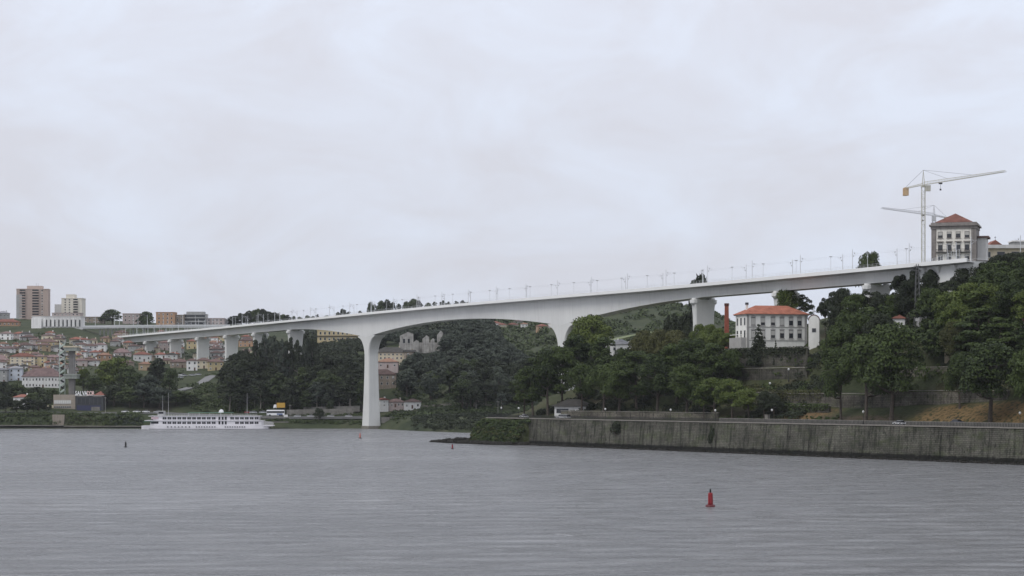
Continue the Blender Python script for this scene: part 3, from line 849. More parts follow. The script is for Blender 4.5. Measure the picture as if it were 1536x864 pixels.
for (u, q, vt, w, k) in [(1072,13,566,62,'broad light n 1'),(1098,13,568,60,'broad light n 2'),(1122,12,582,50,'broad light n 1'),(1056,12,580,40,'broad green n 2')]:
    tree_r(k, u, q, vt, w, "low bright green tree hanging over the pale roadside wall", "bright green trees over the roadside wall")
for (u, q, vt, w) in [(1146,12,586,34),(1160,13,590,34)]:
    tree_r('broad dark n 1', u, q, vt, w, "almost black rounded tree at the end of the pale roadside wall", "black rounded trees by the roadside wall")
# undergrowth shade band beneath the promontory trees
def scrub_r(name, n, p0, p1, q0, q1, leaf, rmin, rmax, size, per, label):
    pts = []
    for i in range(n):
        p = rg.uniform(p0, p1); q = rg.uniform(q0, q1)
        pts.append((p, q, gR_pq(p, q), rg.uniform(rmin, rmax)))
    return leaf_patch(name, pts, size, LM[leaf], rg, per=per, loc=(WX, WY, 0), rz=R_ANG, label=label)
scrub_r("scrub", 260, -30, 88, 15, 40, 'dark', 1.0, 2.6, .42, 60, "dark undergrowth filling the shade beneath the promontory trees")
scrub_r("scrub", 560, -50, -3, -8.6, -0.9, 'green', .5, 1.3, .36, 60, "leafy growth over the sloping tip of the promontory")
scrub_r("scrub", 120, -46, -3, -9.5, -3, 'olive', .5, 1.3, .34, 40, "brownish growth among the leafy tip of the promontory")
scrub_r("scrub", 40, -50, -43, -9, -2, 'light', .9, 1.8, .36, 60, "bright green bushes at the end of the promontory above the rocks")
scrub_r("scrub", 520, 100, 300, 26, 60, 'green', .8, 2.2, .40, 44, "green bushes over the terraces of the wooded hill")
scrub_r("scrub", 500, 130, 330, 50, 110, 'green', 1.0, 2.6, .45, 44, "thicket on the upper wooded hill below the abutment")
scrub_r("scrub", 200, 60, 130, 26, 34.5, 'olive', .4, 1.0, .30, 40, "climbing greenery on the terraces below the white villa")
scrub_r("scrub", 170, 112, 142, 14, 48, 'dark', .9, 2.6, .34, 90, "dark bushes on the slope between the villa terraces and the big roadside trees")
scrub_r("scrub", 60, 92, 160, 11.5, 15, 'green', .4, .9, .28, 40, "low roadside greenery behind the pale kerb wall")
# right of the villa
G2 = "dark trees right of the villa"; L2 = "leafy tree rising on the slope between the chapel and the blackish evergreens"
for (u, q, vt, w, k) in [(1252,46,458,42,'broad dark n 1'),(1254,60,430,46,'pine dark n 1'),(1238,64,438,26,'pine dark n 2'),(1266,52,432,46,'broad dark n 2'),(1268,34,470,56,'broad green n 1'),(1256,30,492,50,'broad green n 2'),(1284,48,440,56,'broad green n 1'),(1305,54,428,50,'pine dark n 2'),(1322,50,440,50,'broad dark n 1'),(1290,34,468,64,'broad green n 2'),(1318,36,470,60,'broad dark n 2')]:
    tree_r(k, u, q, vt, w, L2, G2)
tree_u('broad light n 1', 1181, 791, 432, 44, "light green tree behind the villa touching the bridge soffit", None)
tree_u('airy mid n 1', 1206, 789, 441, 36, "thin airy tree with sky gaps behind the villa roof", None)
for (u, q, vt, w, k) in [(1352,58,404,36,'pine dark n 1'),(1378,57,394,38,'tall dark n 1'),(1395,55,404,40,'broad dark n 1'),(1362,52,420,46,'broad dark n 2'),(1408,54,416,34,'pine dark n 2')]:
    tree_r(k, u, q, vt, w, "blackish evergreen standing in front of the bridge abutment", "blackish evergreens before the abutment")
for (u, q, vt, w, k) in [(1342,52,442,44,'broad green n 1'),(1372,54,436,44,'broad dark n 1'),(1400,46,432,56,'broad green n 2'),(1430,50,415,50,'pine dark n 1'),(1445,54,402,44,'broad dark n 2'),(1462,56,396,46,'broad dark n 1'),(1478,58,386,44,'pine dark n 2'),(1496,60,382,50,'broad dark n 1'),(1515,60,379,50,'broad dark n 2'),(1536,60,377,56,'broad dark n 1'),(1560,58,377,60,'broad dark n 2'),(1590,56,376,60,'broad dark n 1'),(1625,54,380,60,'broad dark n 2'),(1470,48,412,60,'broad green n 1'),(1505,50,400,64,'broad green n 2'),(1540,50,402,66,'broad green n 1'),(1580,46,410,70,'broad green n 2')]:
    tree_r(k, u, q, vt, w, "dark leafy tree on the steep hill below the hilltop building", "trees of the steep hill")
for (u, q, vt, w, k) in [(1425,42,436,56,'broad light n 1'),(1452,42,424,70,'broad light n 2'),(1486,42,424,76,'broad light n 1'),(1520,42,420,70,'broad green n 1'),(1436,36,452,60,'broad light n 2'),(1550,40,430,70,'broad light n 2')]:
    tree_r(k, u, q, vt, w, "broad mid green tree halfway up the wooded hill", "mid green trees halfway up the hill")
for (u, q, vt, w) in [(1468,33,462,96),(1500,31,476,80)]:
    tree_r('cedar green n 1', u, q, vt, w, "spreading cedar with layered flat branches above the garden terraces", "spreading cedars")
tree_r('broad olive n 1', 1432, 31, 482, 44, "olive tinted tree beside the spreading cedars", None)
for (u, q, vt, w, k) in [(1298,11.5,500,88,'broad green n 1'),(1336,11.5,484,104,'broad green n 2'),(1262,13,520,62,'broad green n 1')]:
    tree_r(k, u, q, vt, w, "big dark roadside tree standing by the white car on the riverside road", "big dark roadside trees")
for (u, q, vt, w, k) in [(1484,12.5,512,104,'broad green n 2'),(1545,11.5,520,80,'broad green n 1'),(1440,20,530,50,'broad green n 1'),(1600,11.5,515,90,'broad green n 2')]:
    tree_r(k, u, q, vt, w, "leafy tree with dark trunk standing by the dry grass slope", "roadside trees on the dry grass slope")
HL = {'green': "leafy green tree filling the steep hillside between the terraces and the abutment", 'dark': "dark tree filling the steep hillside between the terraces and the abutment", 'light': "pale green tree filling the steep hillside between the terraces and the abutment"}
LIMH = [(1225,450),(1300,440),(1340,430),(1400,425),(1440,410),(1480,394),(1540,385),(1700,385)]
cands = []
for i in range(150):
    p = trng.uniform(128, 330); q = trng.uniform(33, 60); x, y = PQ(p, q); u = 768 + F*x/y
    if u < 1250: continue
    if 1332 < u < 1396 and q < 50: continue
    lf = V_('green','green','dark','light'); h = trng.uniform(7, 13); z = ground(x, y)
    h = min(h, CAMZ - (vlim(LIMH, u)-HOR)/F*y - z)
    if h < 4: continue
    cands.append(('broad %s n %d' % (lf, trng.choice((1,2))), x, y, h, h*trng.uniform(.8, 1.15)))
wood(cands, 60, lambda k: HL[k.split()[1]], "trees filling the steep hillside", "green wood filling the steep hillside behind its front trees")
tree_r('conifer dark n 1', 1138, 37.2, 485, 38, "dark spiky conifer in front of the white villa", None)
tree_r('conifer dark n 2', 1163.5, 37, 509, 9.5, "small dark cone shaped conifer before the villa basement", None)
tree_r('broad mid n 1', 1305, 84, 377, 46, "round green tree showing above the bridge deck beside the hilltop", None, hmax=36)
tree_u('broad dark f 1', 1049, 930, 407, 46, "small dark tree showing above the deck over the approach pier", None, hmax=44)
for i, (u, w) in enumerate([(1096,14),(1106,16),(1114,10),(1176,12),(1186,14),(1196,14),(1206,14),(1216,12)]):
    tree_r('shrub %s n 1' % ('olive' if i < 3 else 'green'), u, 37.0, 511 - (i % 3), w, "clipped shrub along the terrace edge below the villa", "shrubs on the villa terrace", name="shrub", cat="shrub", hmax=3.2, hmin=1.6)
x, y = PQ(p_for(925, -0.7), -0.7)
tree('shrub dark n 1', x, y, 6.0, 6.0, "dark bushy plant growing out of the face of the river wall", None, "wall_plant", "plant", 4.2)
x, y = PQ(p_for(1068, -0.7), -0.7)
tree('shrub dark n 1', x, y, 8.5, 3.0, "narrow dark creeper hanging down the face of the river wall", None, "wall_plant", "plant", 1.2)
tree_r('broad green n 1', 936, 32, 522, 44, L1, G1)
#__PART3__
# ------------------------------------------------------------------ river wall, road, terraces (right bank frame)
def wall_material(name, ca, cb, dark, wet):
    """old masonry: courses in relief, dark rain streaks, a wet dark band up to the tide line"""
    m = bpy.data.materials.new(name); m.use_nodes = True
    n, l = nt(m); b = n['Principled BSDF']; b.inputs['Roughness'].default_value = 0.9
    b.inputs['Specular IOR Level'].default_value = 0.2
    tc = n.new("ShaderNodeTexCoord")
    sp = n.new("ShaderNodeSeparateXYZ"); l.new(tc.outputs['Object'], sp.inputs[0])
    cb_ = n.new("ShaderNodeCombineXYZ"); l.new(sp.outputs['X'], cb_.inputs['X']); l.new(sp.outputs['Z'], cb_.inputs['Y'])
    br = n.new("ShaderNodeTexBrick"); br.inputs['Scale'].default_value = 1.0
    br.inputs['Brick Width'].default_value = 1.3; br.inputs['Row Height'].default_value = 0.55
    br.inputs['Mortar Size'].default_value = 0.05; br.inputs['Bias'].default_value = 0.0
    br.inputs['Color1'].default_value = (*ca, 1); br.inputs['Color2'].default_value = (*cb, 1); br.inputs['Mortar'].default_value = (ca[0]*.35, ca[1]*.35, ca[2]*.33, 1)
    l.new(cb_.outputs[0], br.inputs['Vector'])
    def nz(sx, sz, scale, det=4):
        mp = n.new("ShaderNodeMapping"); mp.inputs['Scale'].default_value = (sx, sz, 1)
        l.new(cb_.outputs[0], mp.inputs['Vector'])
        t = n.new("ShaderNodeTexNoise"); t.inputs['Scale'].default_value = scale; t.inputs['Detail'].default_value = det
        t.inputs['Roughness'].default_value = 0.65
        l.new(mp.outputs[0], t.inputs['Vector']); return t.outputs['Fac']
    def rng_(s, a, b2, c, d):
        r = n.new("ShaderNodeMapRange"); l.new(s, r.inputs['Value'])
        for k, v in zip(('From Min','From Max','To Min','To Max'), (a, b2, c, d)): r.inputs[k].default_value = v
        return r.outputs[0]
    def mul(a, b2):
        x = n.new("ShaderNodeMath"); x.operation = 'MULTIPLY'; l.new(a, x.inputs[0]); l.new(b2, x.inputs[1]); return x.outputs[0]
    streak = rng_(nz(0.9, 0.10, 0.9), 0.48, 0.66, 1.0, 1.0 - dark)
    drip = rng_(nz(0.6, 0.28, 1.6, 3), 0.58, 0.68, 1.0, 0.35)
    blotch = rng_(nz(0.07, 0.14, 1.0, 6), 0.32, 0.68, 0.45, 1.40)
    fine = rng_(nz(1, 1, 2.2), 0.3, 0.7, 0.78, 1.22)
    f = mul(mul(streak, drip), mul(blotch, fine))
    if wet:
        wv = n.new("ShaderNodeMath"); wv.operation = 'MULTIPLY_ADD'; wv.inputs[1].default_value = -1.8
        l.new(nz(0.25, 0.5, 1.2), wv.inputs[0]); l.new(sp.outputs['Z'], wv.inputs[2])
        f = mul(f, rng_(wv.outputs[0], 0.55, 1.15, 0.16, 1.0))
    s = n.new("ShaderNodeVectorMath"); s.operation = 'SCALE'
    moss = n.new("ShaderNodeMix"); moss.data_type = 'RGBA'
    l.new(rng_(nz(0.12, 0.3, 1.0, 5), 0.5, 0.66, 0.0, 0.75), moss.inputs['Factor']); l.new(br.outputs['Color'], moss.inputs['A']); moss.inputs['B'].default_value = (ca[0]*.55, ca[1]*.68, ca[2]*.42, 1)
    l.new(moss.outputs['Result'], s.inputs[0]); l.new(f, s.inputs['Scale']); l.new(s.outputs[0], b.inputs['Base Color'])
    bp = n.new("ShaderNodeBump"); bp.inputs['Strength'].default_value = 0.8; bp.inputs['Distance'].default_value = 0.12
    l.new(br.outputs['Fac'], bp.inputs['Height']); bp.invert = True; l.new(bp.outputs[0], b.inputs['Normal'])
    return m
m_rwall = wall_material("river_wall_masonry", (0.125,0.118,0.098), (0.088,0.090,0.070), 0.72, True)
m_twall = wall_material("terrace_masonry", (0.105,0.098,0.080), (0.074,0.070,0.058), 0.45, False)
m_pwall = wall_material("pale_stone_masonry", (0.17,0.155,0.128), (0.125,0.115,0.096), 0.45, False)
m_cope = M("coping_stone", (0.22, 0.205, 0.18), var=0.25, scale=0.8, stain=0.15)
m_iron = M("dark_iron", (0.022, 0.022, 0.022), rough=0.6)
m_asph = M("asphalt", (0.055, 0.054, 0.053), var=0.2, scale=0.8)
m_kerb = M("pale_kerb_render", (0.19, 0.18, 0.16), var=0.25, scale=0.6, stain=0.25)

wt = thing("river_wall", "long stained stone river wall rising from the water below the road", "wall", (WX, WY, 0), R_ANG)
wp = [-40, -34, -30] + list(np.arange(-26, 500, 6.0))
rings = []
for p in [q_ for q_ in wp if q_ > -10]:
    j = 0.25*mnoise.noise((p*.05, 0, 0))
    rings.append([(p, 0.9, -2), (p, -1.55 + j, -2), (p, -0.35 + j*.6, 10.05), (p, 0.9, 10.05)])
MB().loft(rings).build("masonry", m_rwall, wt)
mb = MB()
p = -40.0
k = 0
stone_mesh = MB().box(0.02, 3.98, -0.62, 1.0, 10.06, 10.42).mesh("coping_stone", m_cope)
while p < 300:
    o = link("coping_stone", stone_mesh, wt); o.location = (p, 0, 0.0 + 0.02*(k % 3)); p += 4.0; k += 1
mbr = MB()
for p in np.arange(-40, 330, .62):
    mbr.tube((p, 0.55, 10.4), (p, 0.55, 11.45), 0.085, n=4)  # posts thick and crowded so the strip reads dark like the shaded road
for h in (10.75, 11.1, 11.45):
    for p in np.arange(-40, 330, 6.0): mbr.tube((p, 0.55, h), (p+6.02, 0.55, h), 0.06, n=4)
ir = thing("iron_railing", "dark iron railing with close posts on top of the river wall", "railing", (WX, WY, 0), R_ANG)
o = mbr.build("bars", m_iron, ir); o['kind'] = 'stuff'
# road and inland edge
mb = MB(); V = []
for p in wp:
    V += [(p, 2.4, 10.30), (p, 9.2, 10.30)]
rd = MB(); rd.add(V, [(2*i, 2*i+2, 2*i+3, 2*i+1) for i in range(len(wp)-1)])
struct(rd.build("riverside_road", m_asph, None, False, (WX, WY, 0), R_ANG))
V = []
pv = MB(); pv.loft([[(p, 0.95, 10.1), (p, 2.4, 10.1), (p, 2.4, 10.42), (p, 0.95, 10.42)] for p in wp])
struct(pv.build("pavement", M("pavement_slabs", (0.20,0.19,0.18), var=.2), None, False, (WX, WY, 0), R_ANG))
m_line = M("road_paint", (0.6, 0.6, 0.58))
ln = MB()
for p in np.arange(-30, 330, 8.0): ln.add([(p,5.7,10.304),(p+3,5.7,10.304),(p+3,5.85,10.304),(p,5.85,10.304)], [(0,1,2,3)])
struct(ln.build("lane_marking", m_line, None, False, (WX, WY, 0), R_ANG))
kw = thing("kerb_wall", "low pale wall along the inland side of the road under the grass slope", "wall", (WX, WY, 0), R_ANG)
seg = MB().box(0.03, 5.97, 9.4, 9.9, 10.0, 11.5).mesh("wall_panel", m_kerb)
for p in np.arange(102, 340, 6.0): o = link("wall_panel", seg, kw, (p, 0, 0))
pw = thing("roadside_wall", "pale stone wall behind the road under the promontory trees", "wall", (WX, WY, 0), R_ANG)
MB().loft([[(p, 12.0, 9.5), (p, 12.6, 9.5), (p, 12.6, 13.0 + .15*math.sin(p*.2)), (p, 12.0, 13.0 + .15*math.sin(p*.2))] for p in np.arange(-4, 99, 3.0)]).build("masonry", m_pwall, pw)
MB().box(-4, 98, 11.9, 12.7, 13.16, 13.32).build("coping", m_cope, pw)
def terrace(p0, p1, q, z0, z1, mat, label, pil=0):
    t = thing("terrace_wall", label, "wall", (WX, WY, 0), R_ANG)
    P_ = np.linspace(p0, p1, 12)
    MB().loft([[(p, q-0.45, z0), (p, q+.6, z0), (p, q+.6, z1 + .3*mnoise.noise((p*.1, q, 0))), (p, q-.1, z1 + .3*mnoise.noise((p*.1, q, 0)))] for p in P_]).build("masonry", mat, t)
    MB().loft([[(p, q-.25, z1+.25), (p, q+.75, z1+.25), (p, q+.75, z1+.5), (p, q-.25, z1+.5)] for p in P_]).build("coping", m_cope, t)
    return t
terrace(62, 121, 24.6, 14, 20.0, m_twall, "lowest mossy retaining wall below the villa terraces")
terrace(64, 119, 34.6, 20, 28.6, m_twall, "tall weathered retaining wall in the middle of the villa terraces")
terrace(66, 117, 36.4, 26, 35.6, m_twall, "top retaining wall with a grassy edge under the white villa")
terrace(122, 176, 23.6, 14.5, 19.6, m_pwall, "rough pale stone wall behind the big dark roadside trees")
terrace(176, 226, 24.2, 15.5, 20.5, m_pwall, "broken pale stone wall above the dry grass slope")
terrace(120, 150, 18.6, 12.5, 15.6, m_twall, "low ivy covered garden wall above the roadside bank")
terrace(168, 214, 33.0, 25.0, 28.0, m_pwall, "pale garden wall halfway up the hill beneath the cedars")
def hedge(p0, p1, q0, q1, z0, z1, leaf, label, n=1500, size=.28):
    r = np.random.default_rng(int(p0*7+q0))
    pos = np.stack([r.uniform(p0, p1, n), r.uniform(q0, q1, n), z0 + (z1-z0)*r.uniform(0, 1, n)**.7], 1)
    V, Qd, ti = leaf_quads(pos, np.tile([0, -.5, .6], (n, 1)), size, r)
    t = thing("hedge", label, "hedge", (WX, WY, 0), R_ANG)
    st = MB()
    for p in np.arange(p0, p1, 1.5): st.tube((p, (q0+q1)/2, z0-.8), (p+.2, (q0+q1)/2, z1-.4), .06, .02, 4)
    st.build("stem", m_bark, t)
    link("foliage", np_mesh("foliage", V, Qd, LM[leaf], ti), t)
hedge(66, 116, 35.6, 37.2, 32.6, 36.3, 'dark', "dark clipped hedge along the top of the villa retaining wall", 3800, .34)
hedge(120, 150, 17.6, 19.0, 14.0, 16.6, 'green', "green hedge over the low garden wall by the road", 1600)
hedge(110, 140, 22.8, 24.2, 17.0, 21.2, 'olive', "yellow green hedge above the mossy retaining wall", 1600)
# lamp posts on the road side
m_globe = M("lamp_globe", (0.62, 0.62, 0.60), rough=0.3, var=0.02)
lp = thing("street_lamp", "", "lamp")
MB().tube((0,0,-.3), (0,0,3.6), .09, .06, 6).lathe([(.22,-.3),(.22,.4),(.1,.6)], 8).build("post", m_iron, lp)
MB().lathe([(.05,3.55),(.30,3.75),(.36,4.0),(.28,4.28),(.05,4.4)], 10).build("globe", m_globe, lp, True)
for u, q in [(752,3),(778,3),(908,3),(1006,3),(1073,1.4),(1158,10.5),(1295,9.1),(1530,10.2)]:
    x, y = PQ(p_for(u, q), q)
    place(lp, 'sl', "black street lamp with white globe beside the riverside road", "globe lamps along the riverside road", "lamp", (x, y, ground(x, y)))
for u, v, q in [(1183,554,32),(1155,575,23)]:
    x, y = PQ(p_for(u, q), q)
    o = place(lp, 'sl', "white globe lamp among the villa terraces", "globe lamps on the villa terraces", "lamp", (x, y, CAMZ-(v-HOR)/F*y-4.0))
# cars
m_glass = M("car_glass", (0.02, 0.022, 0.025), rough=0.1, var=0.0, spec=0.5)
m_tyre = M("tyre_rubber", (0.02, 0.02, 0.02))
m_rim = M("wheel_rim", (0.4, 0.4, 0.42), rough=0.35, metal=0.8)
def car(name, label, paint, group, van=False, cat="car"):
    t = thing(name, label, cat, group=group)
    h1, h2 = (.95, 1.42) if not van else (1.1, 1.95)
    body = [(-2.1,.35),(-2.1,.75),(-1.9,h1-.05),(-.95,h1),(2.0,h1-.12),(2.1,.7),(2.1,.35)]
    B = MB()
    for prof, w, tap in ((body, .86, .02),):
        n = len(prof)
        B.add([(x,-w,z) for x,z in prof] + [(x,w,z) for x,z in prof], [tuple(reversed(range(n))), tuple(range(n,2*n))] + [(j,(j+1)%n,(j+1)%n+n,j+n) for j in range(n)])
    o = B.build("body", paint, t)
    cab = [(-1.25,h1-.02),(-.55,h2),(1.2,h2),(1.85,h1-.1)] if not van else [(-1.5,h1-.02),(-1.0,h2),(2.0,h2),(2.05,h1-.1)]
    MB().loft([[(x,-.82 if k in (0,3) else -.66,z) for k,(x,z) in enumerate(cab)], [(x,.82 if k in (0,3) else .66,z) for k,(x,z) in enumerate(cab)]]).build("cabin_glass", m_glass, t)
    x0, x1 = (-.5,1.15) if not van else (-.95,1.95)
    MB().box(x0, x1, -.64, .64, h2+.003, h2+.05).build("roof", paint, t)
    for sx in (-1.3, 1.3):
        for sy in (-1, 1):
            w = MB().loft([[(sx + .32*math.cos(a), sy*yy, .32 + .32*math.sin(a)) for a in np.linspace(0, 2*math.pi, 13)[:-1]] for yy in (.68, .9)]).build("wheel", m_tyre, t)
            MB().loft([[(sx + .18*math.cos(a), sy*yy, .32 + .18*math.sin(a)) for a in np.linspace(0, 2*math.pi, 9)[:-1]] for yy in (.8, .915)]).build("rim", m_rim, w)
    MB().box(-2.13,-2.09,-.8,-.5,.6,.75).build("headlight", m_globe, t); MB().box(-2.13,-2.09,.5,.8,.6,.75).build("headlight", m_globe, t)
    return t
P_white = M("white_car_paint", (0.78,0.78,0.78), rough=.3, var=0.01, spec=.5)
P_dark = M("dark_blue_car_paint", (0.03,0.035,0.06), rough=.3, var=0.01, spec=.5)
P_silver = M("silver_car_paint", (0.45,0.46,0.47), rough=.3, var=0.01, spec=.5)
P_red = M("red_car_paint", (0.25,0.03,0.03), rough=.3, var=0.01, spec=.5)
c = car("car", "white car driving along the riverside road behind the iron railing", P_white, None)
p = p_for(1349, 4.3); x, y = PQ(p, 4.3); c.location = (x, y, 10.31); c.rotation_euler = (0, 0, R_ANG)
c = car("car", "dark blue car parked below the dry grass slope", P_dark, None)
p = p_for(1427, 8.2); x, y = PQ(p, 10.6); c.location = (x, y, 10.75); c.rotation_euler = (0, 0, R_ANG+math.pi)
c = car("car", "white car on the promontory road beside the tree trunks", P_white, None)
x, y = PQ(p_for(786, 5), 5); c.location = (x, y, 10.31); c.rotation_euler = (0, 0, R_ANG)
c = car("van", "white van parked in front of the dark roofed cottage", P_white, None, True, "van")
x, y = PQ(p_for(845, 7.6), 7.6); c.location = (x, y, 10.31); c.rotation_euler = (0, 0, R_ANG); c.scale = (1.9, 1, .8)
# small white kiosk by the lamps
x, y = PQ(p_for(1151, 10.8), 10.8)
kt = thing("utility_cabinet", "small pale utility cabinet at the end of the kerb wall", "cabinet", (x, y, 10.4), R_ANG)
MB().box(-.8,.8,-.5,.5,0,2.3).build("cabinet_body", m_kerb, kt); MB().box(-.9,.9,-.6,.6,2.303,2.45).build("cabinet_lid", m_cope, kt)
MB().box(-.7,-.05,-.54,-.503,.2,2.1).build("door", m_cope, kt); MB().box(.05,.7,-.54,-.503,.2,2.1).build("door", m_cope, kt)
# rocks: spit and wall foot
m_rock = M("wet_dark_rock", (0.022, 0.021, 0.018), var=0.5, scale=1.0, rough=0.95, bump=.4, spec=.1)
def rock(mb, x, y, z, r, rn):
    R = []
    n = 7
    ph = rn.random()*6
    for k, (a, h) in enumerate(((.75,-.5),(1.0,0),(.8,.45),(.3,.75))):
        R.append([(x + r*a*math.cos(2*math.pi*j/n+ph)*rn.uniform(.75,1.2), y + r*a*math.sin(2*math.pi*j/n+ph)*rn.uniform(.75,1.2), z + r*h*rn.uniform(.8,1.1)) for j in range(n)])
    mb.loft(R)
rn = random.Random(9)
spit = thing("rock_spit", "low spit of dark wet rocks running into the river from the promontory tip", "rocks", (WX, WY, 0), R_ANG)
for i in range(130):
    t = rn.random()**0.85
    p = -42 - 28*t; q = -9.0 + rn.uniform(-2.8, 2.8)*(1-.75*t) - 0.5*t
    mb = MB(); rock(mb, p, q, rn.uniform(0, 1.3)*(1-t), rn.uniform(1.0, 2.5)*(1 - .6*t), rn); mb.build("rock", m_rock, spit)
mb = MB()
for i in range(1300):
    p = rn.uniform(-52, 300) if i < 900 else rn.uniform(-52, 40); q = -1.9 - abs(rn.gauss(0, .8)) - (5.5 if p < -38 else 0) - max(0, (p+38)/-3 if p < -38 else 0)*0
    if -52 < p < -2: q = -9.2 - rn.random()*3.0 + (6.5*(p+14)/12 if p > -14 else 0)
    rock(mb, p, q, -.2, rn.uniform(.35, 1.2) if p > 0 else rn.uniform(.8, 2.2), rn)
o = mb.build("shore_rocks", m_rock, None, False, (WX, WY, 0), R_ANG); o['kind'] = 'stuff'; o['label'] = "dark rocks and weed along the foot of the river wall"; o['category'] = 'rocks'

# ------------------------------------------------------------------ buildings
UNITS = {}
def unit_box(mat):
    k = mat.name
    if k not in UNITS: UNITS[k] = MB().box(-.5,.5,-.5,.5,-.5,.5).mesh("window", mat)
    return UNITS[k]
m_pane = M("window_glass", (0.030, 0.033, 0.038), rough=0.15, var=0.0, spec=0.5)
m_frame = M("white_window_frame", (0.62, 0.61, 0.58), var=.05)
m_gframe = M("granite_window_frame", (0.33, 0.32, 0.30), var=.1)
m_door = M("brown_door", (0.09, 0.05, 0.035), var=.15)
m_shut = M("drawn_blind", (0.42, 0.41, 0.38), var=.05)
def window(t, x, z, w, h, y, frame=None, sill=True, blind=0, glass=None, yaw=0):
    """frame slab on the wall, pane (and blind) proud of it"""
    frame = frame or m_frame
    f = link("window", unit_box(frame), t, (x, y-.03, z), 0, (w, .10, h))
    g = link("pane", unit_box(glass or m_pane), f, (0, -.45, 0), 0, (1-.26/w if w > .6 else .75, .5, 1-.24/h))
    if blind: link("blind", unit_box(m_shut), f, (0, -.62, .5-blind*.5-.06), 0, (1-.30/w if w > .6 else .7, .6, blind*.9))
    if sill: link("sill", unit_box(frame), f, (0, -1.0, -.54), 0, (1.15, 2.6, .08))
    return f
def window_side(t, sx, y, z, w, h, x, frame=None):
    frame = frame or m_frame
    f = link("window", unit_box(frame), t, (x + sx*.03, y, z), 0, (.10, w, h))
    link("pane", unit_box(m_pane), f, (sx*.45, 0, 0), 0, (.5, 1-.26/w, 1-.24/h))
def hip_roof(w, d, h, z, oh=.45, ridge=None, gable=False, x0=0, y0=0):
    """roof over x -w/2..w/2, y 0..d"""
    a, b = -w/2-oh+x0, w/2+oh+x0; c, e = -oh+y0, d+oh+y0
    m = MB(); yc = (c+e)/2; T = .18
    if w >= d:
        ins = 0 if gable else min((e-c)/2, (b-a)/2-.05)
        r0, r1 = (a+ins, yc), (b-ins, yc)
    else:
        ins = 0 if gable else min((b-a)/2, (e-c)/2-.05); xc = (a+b)/2
        r0, r1 = (xc, c+ins), (xc, e-ins)
    V = [(a,c,z),(b,c,z),(b,e,z),(a,e,z),(a,c,z+T),(b,c,z+T),(b,e,z+T),(a,e,z+T),(r0[0],r0[1],z+T+h),(r1[0],r1[1],z+T+h)]
    Fc = [(0,3,2,1),(0,1,5,4),(1,2,6,5),(2,3,7,6),(3,0,4,7)]
    if w >= d: Fc += [(4,5,9,8),(6,7,8,9),(5,6,9),(7,4,8)]
    else: Fc += [(4,5,8),(5,6,9,8),(6,7,9),(7,4,8,9)]
    return m.add(V, Fc)
def roof_mat(name, col, pitch=0.35):
    """clay pantiles: rows in relief with uneven firing"""
    if name in MATS: return MATS[name]
    m = M(name, col, var=.28, scale=.5, rough=.9, orand=.35)
    n, l = nt(m); b = n['Principled BSDF']
    tc = n.new("ShaderNodeTexCoord"); w = n.new("ShaderNodeTexWave"); w.inputs['Scale'].default_value = 1.6; w.bands_direction = 'X'
    l.new(tc.outputs['Object'], w.inputs['Vector'])
    bp = n.new("ShaderNodeBump"); bp.inputs['Strength'].default_value = .7; bp.inputs['Distance'].default_value = .12
    l.new(w.outputs['Fac'], bp.inputs['Height']); l.new(bp.outputs[0], b.inputs['Normal'])
    return m
RF = {'red': roof_mat("red_clay_roof", (0.245,0.105,0.078)), 'brown': roof_mat("old_brown_roof", (0.150,0.098,0.086)), 'orange': roof_mat("orange_clay_roof", (0.25,0.145,0.10)),
      'pink': roof_mat("weathered_pink_roof", (0.20,0.138,0.130)), 'dark': roof_mat("dark_mossy_roof", (0.070,0.066,0.060)), 'grey': roof_mat("grey_sheet_roof", (0.24,0.24,0.25))}
WC = {'white': M("white_render", (0.70,0.69,0.67), var=.06, orand=.22, stain=.15), 'cream': M("cream_render", (0.58,0.51,0.38), var=.08, orand=.22, stain=.15), 'yellow': M("yellow_render", (0.50,0.41,0.24), var=.08, orand=.22, stain=.12),
      'pink': M("pink_render", (0.43,0.36,0.34), var=.08, orand=.22, stain=.15), 'grey': M("grey_render", (0.36,0.36,0.35), var=.1, orand=.22, stain=.2), 'ochre': M("ochre_render", (0.38,0.29,0.19), var=.08, orand=.22, stain=.12),
      'orange': M("orange_render", (0.43,0.27,0.17), var=.06, orand=.22, stain=.1), 'brick': M("pinkish_tower_brick", (0.46,0.37,0.32), var=.08, orand=.22, stain=.1), 'pale': M("pale_tower_render", (0.60,0.565,0.49), var=.06, orand=.22, stain=.12), 'tan': M("tan_concrete", (0.33,0.285,0.235), var=.08, orand=.22, stain=.15), 'stone': M("old_stone_render", (0.30,0.25,0.20), var=.25, scale=.4, orand=.22, stain=.3), 'blue': M("pale_blue_render", (0.45,0.48,0.52), var=.06, orand=.22, stain=.1)}
hr = random.Random(21)
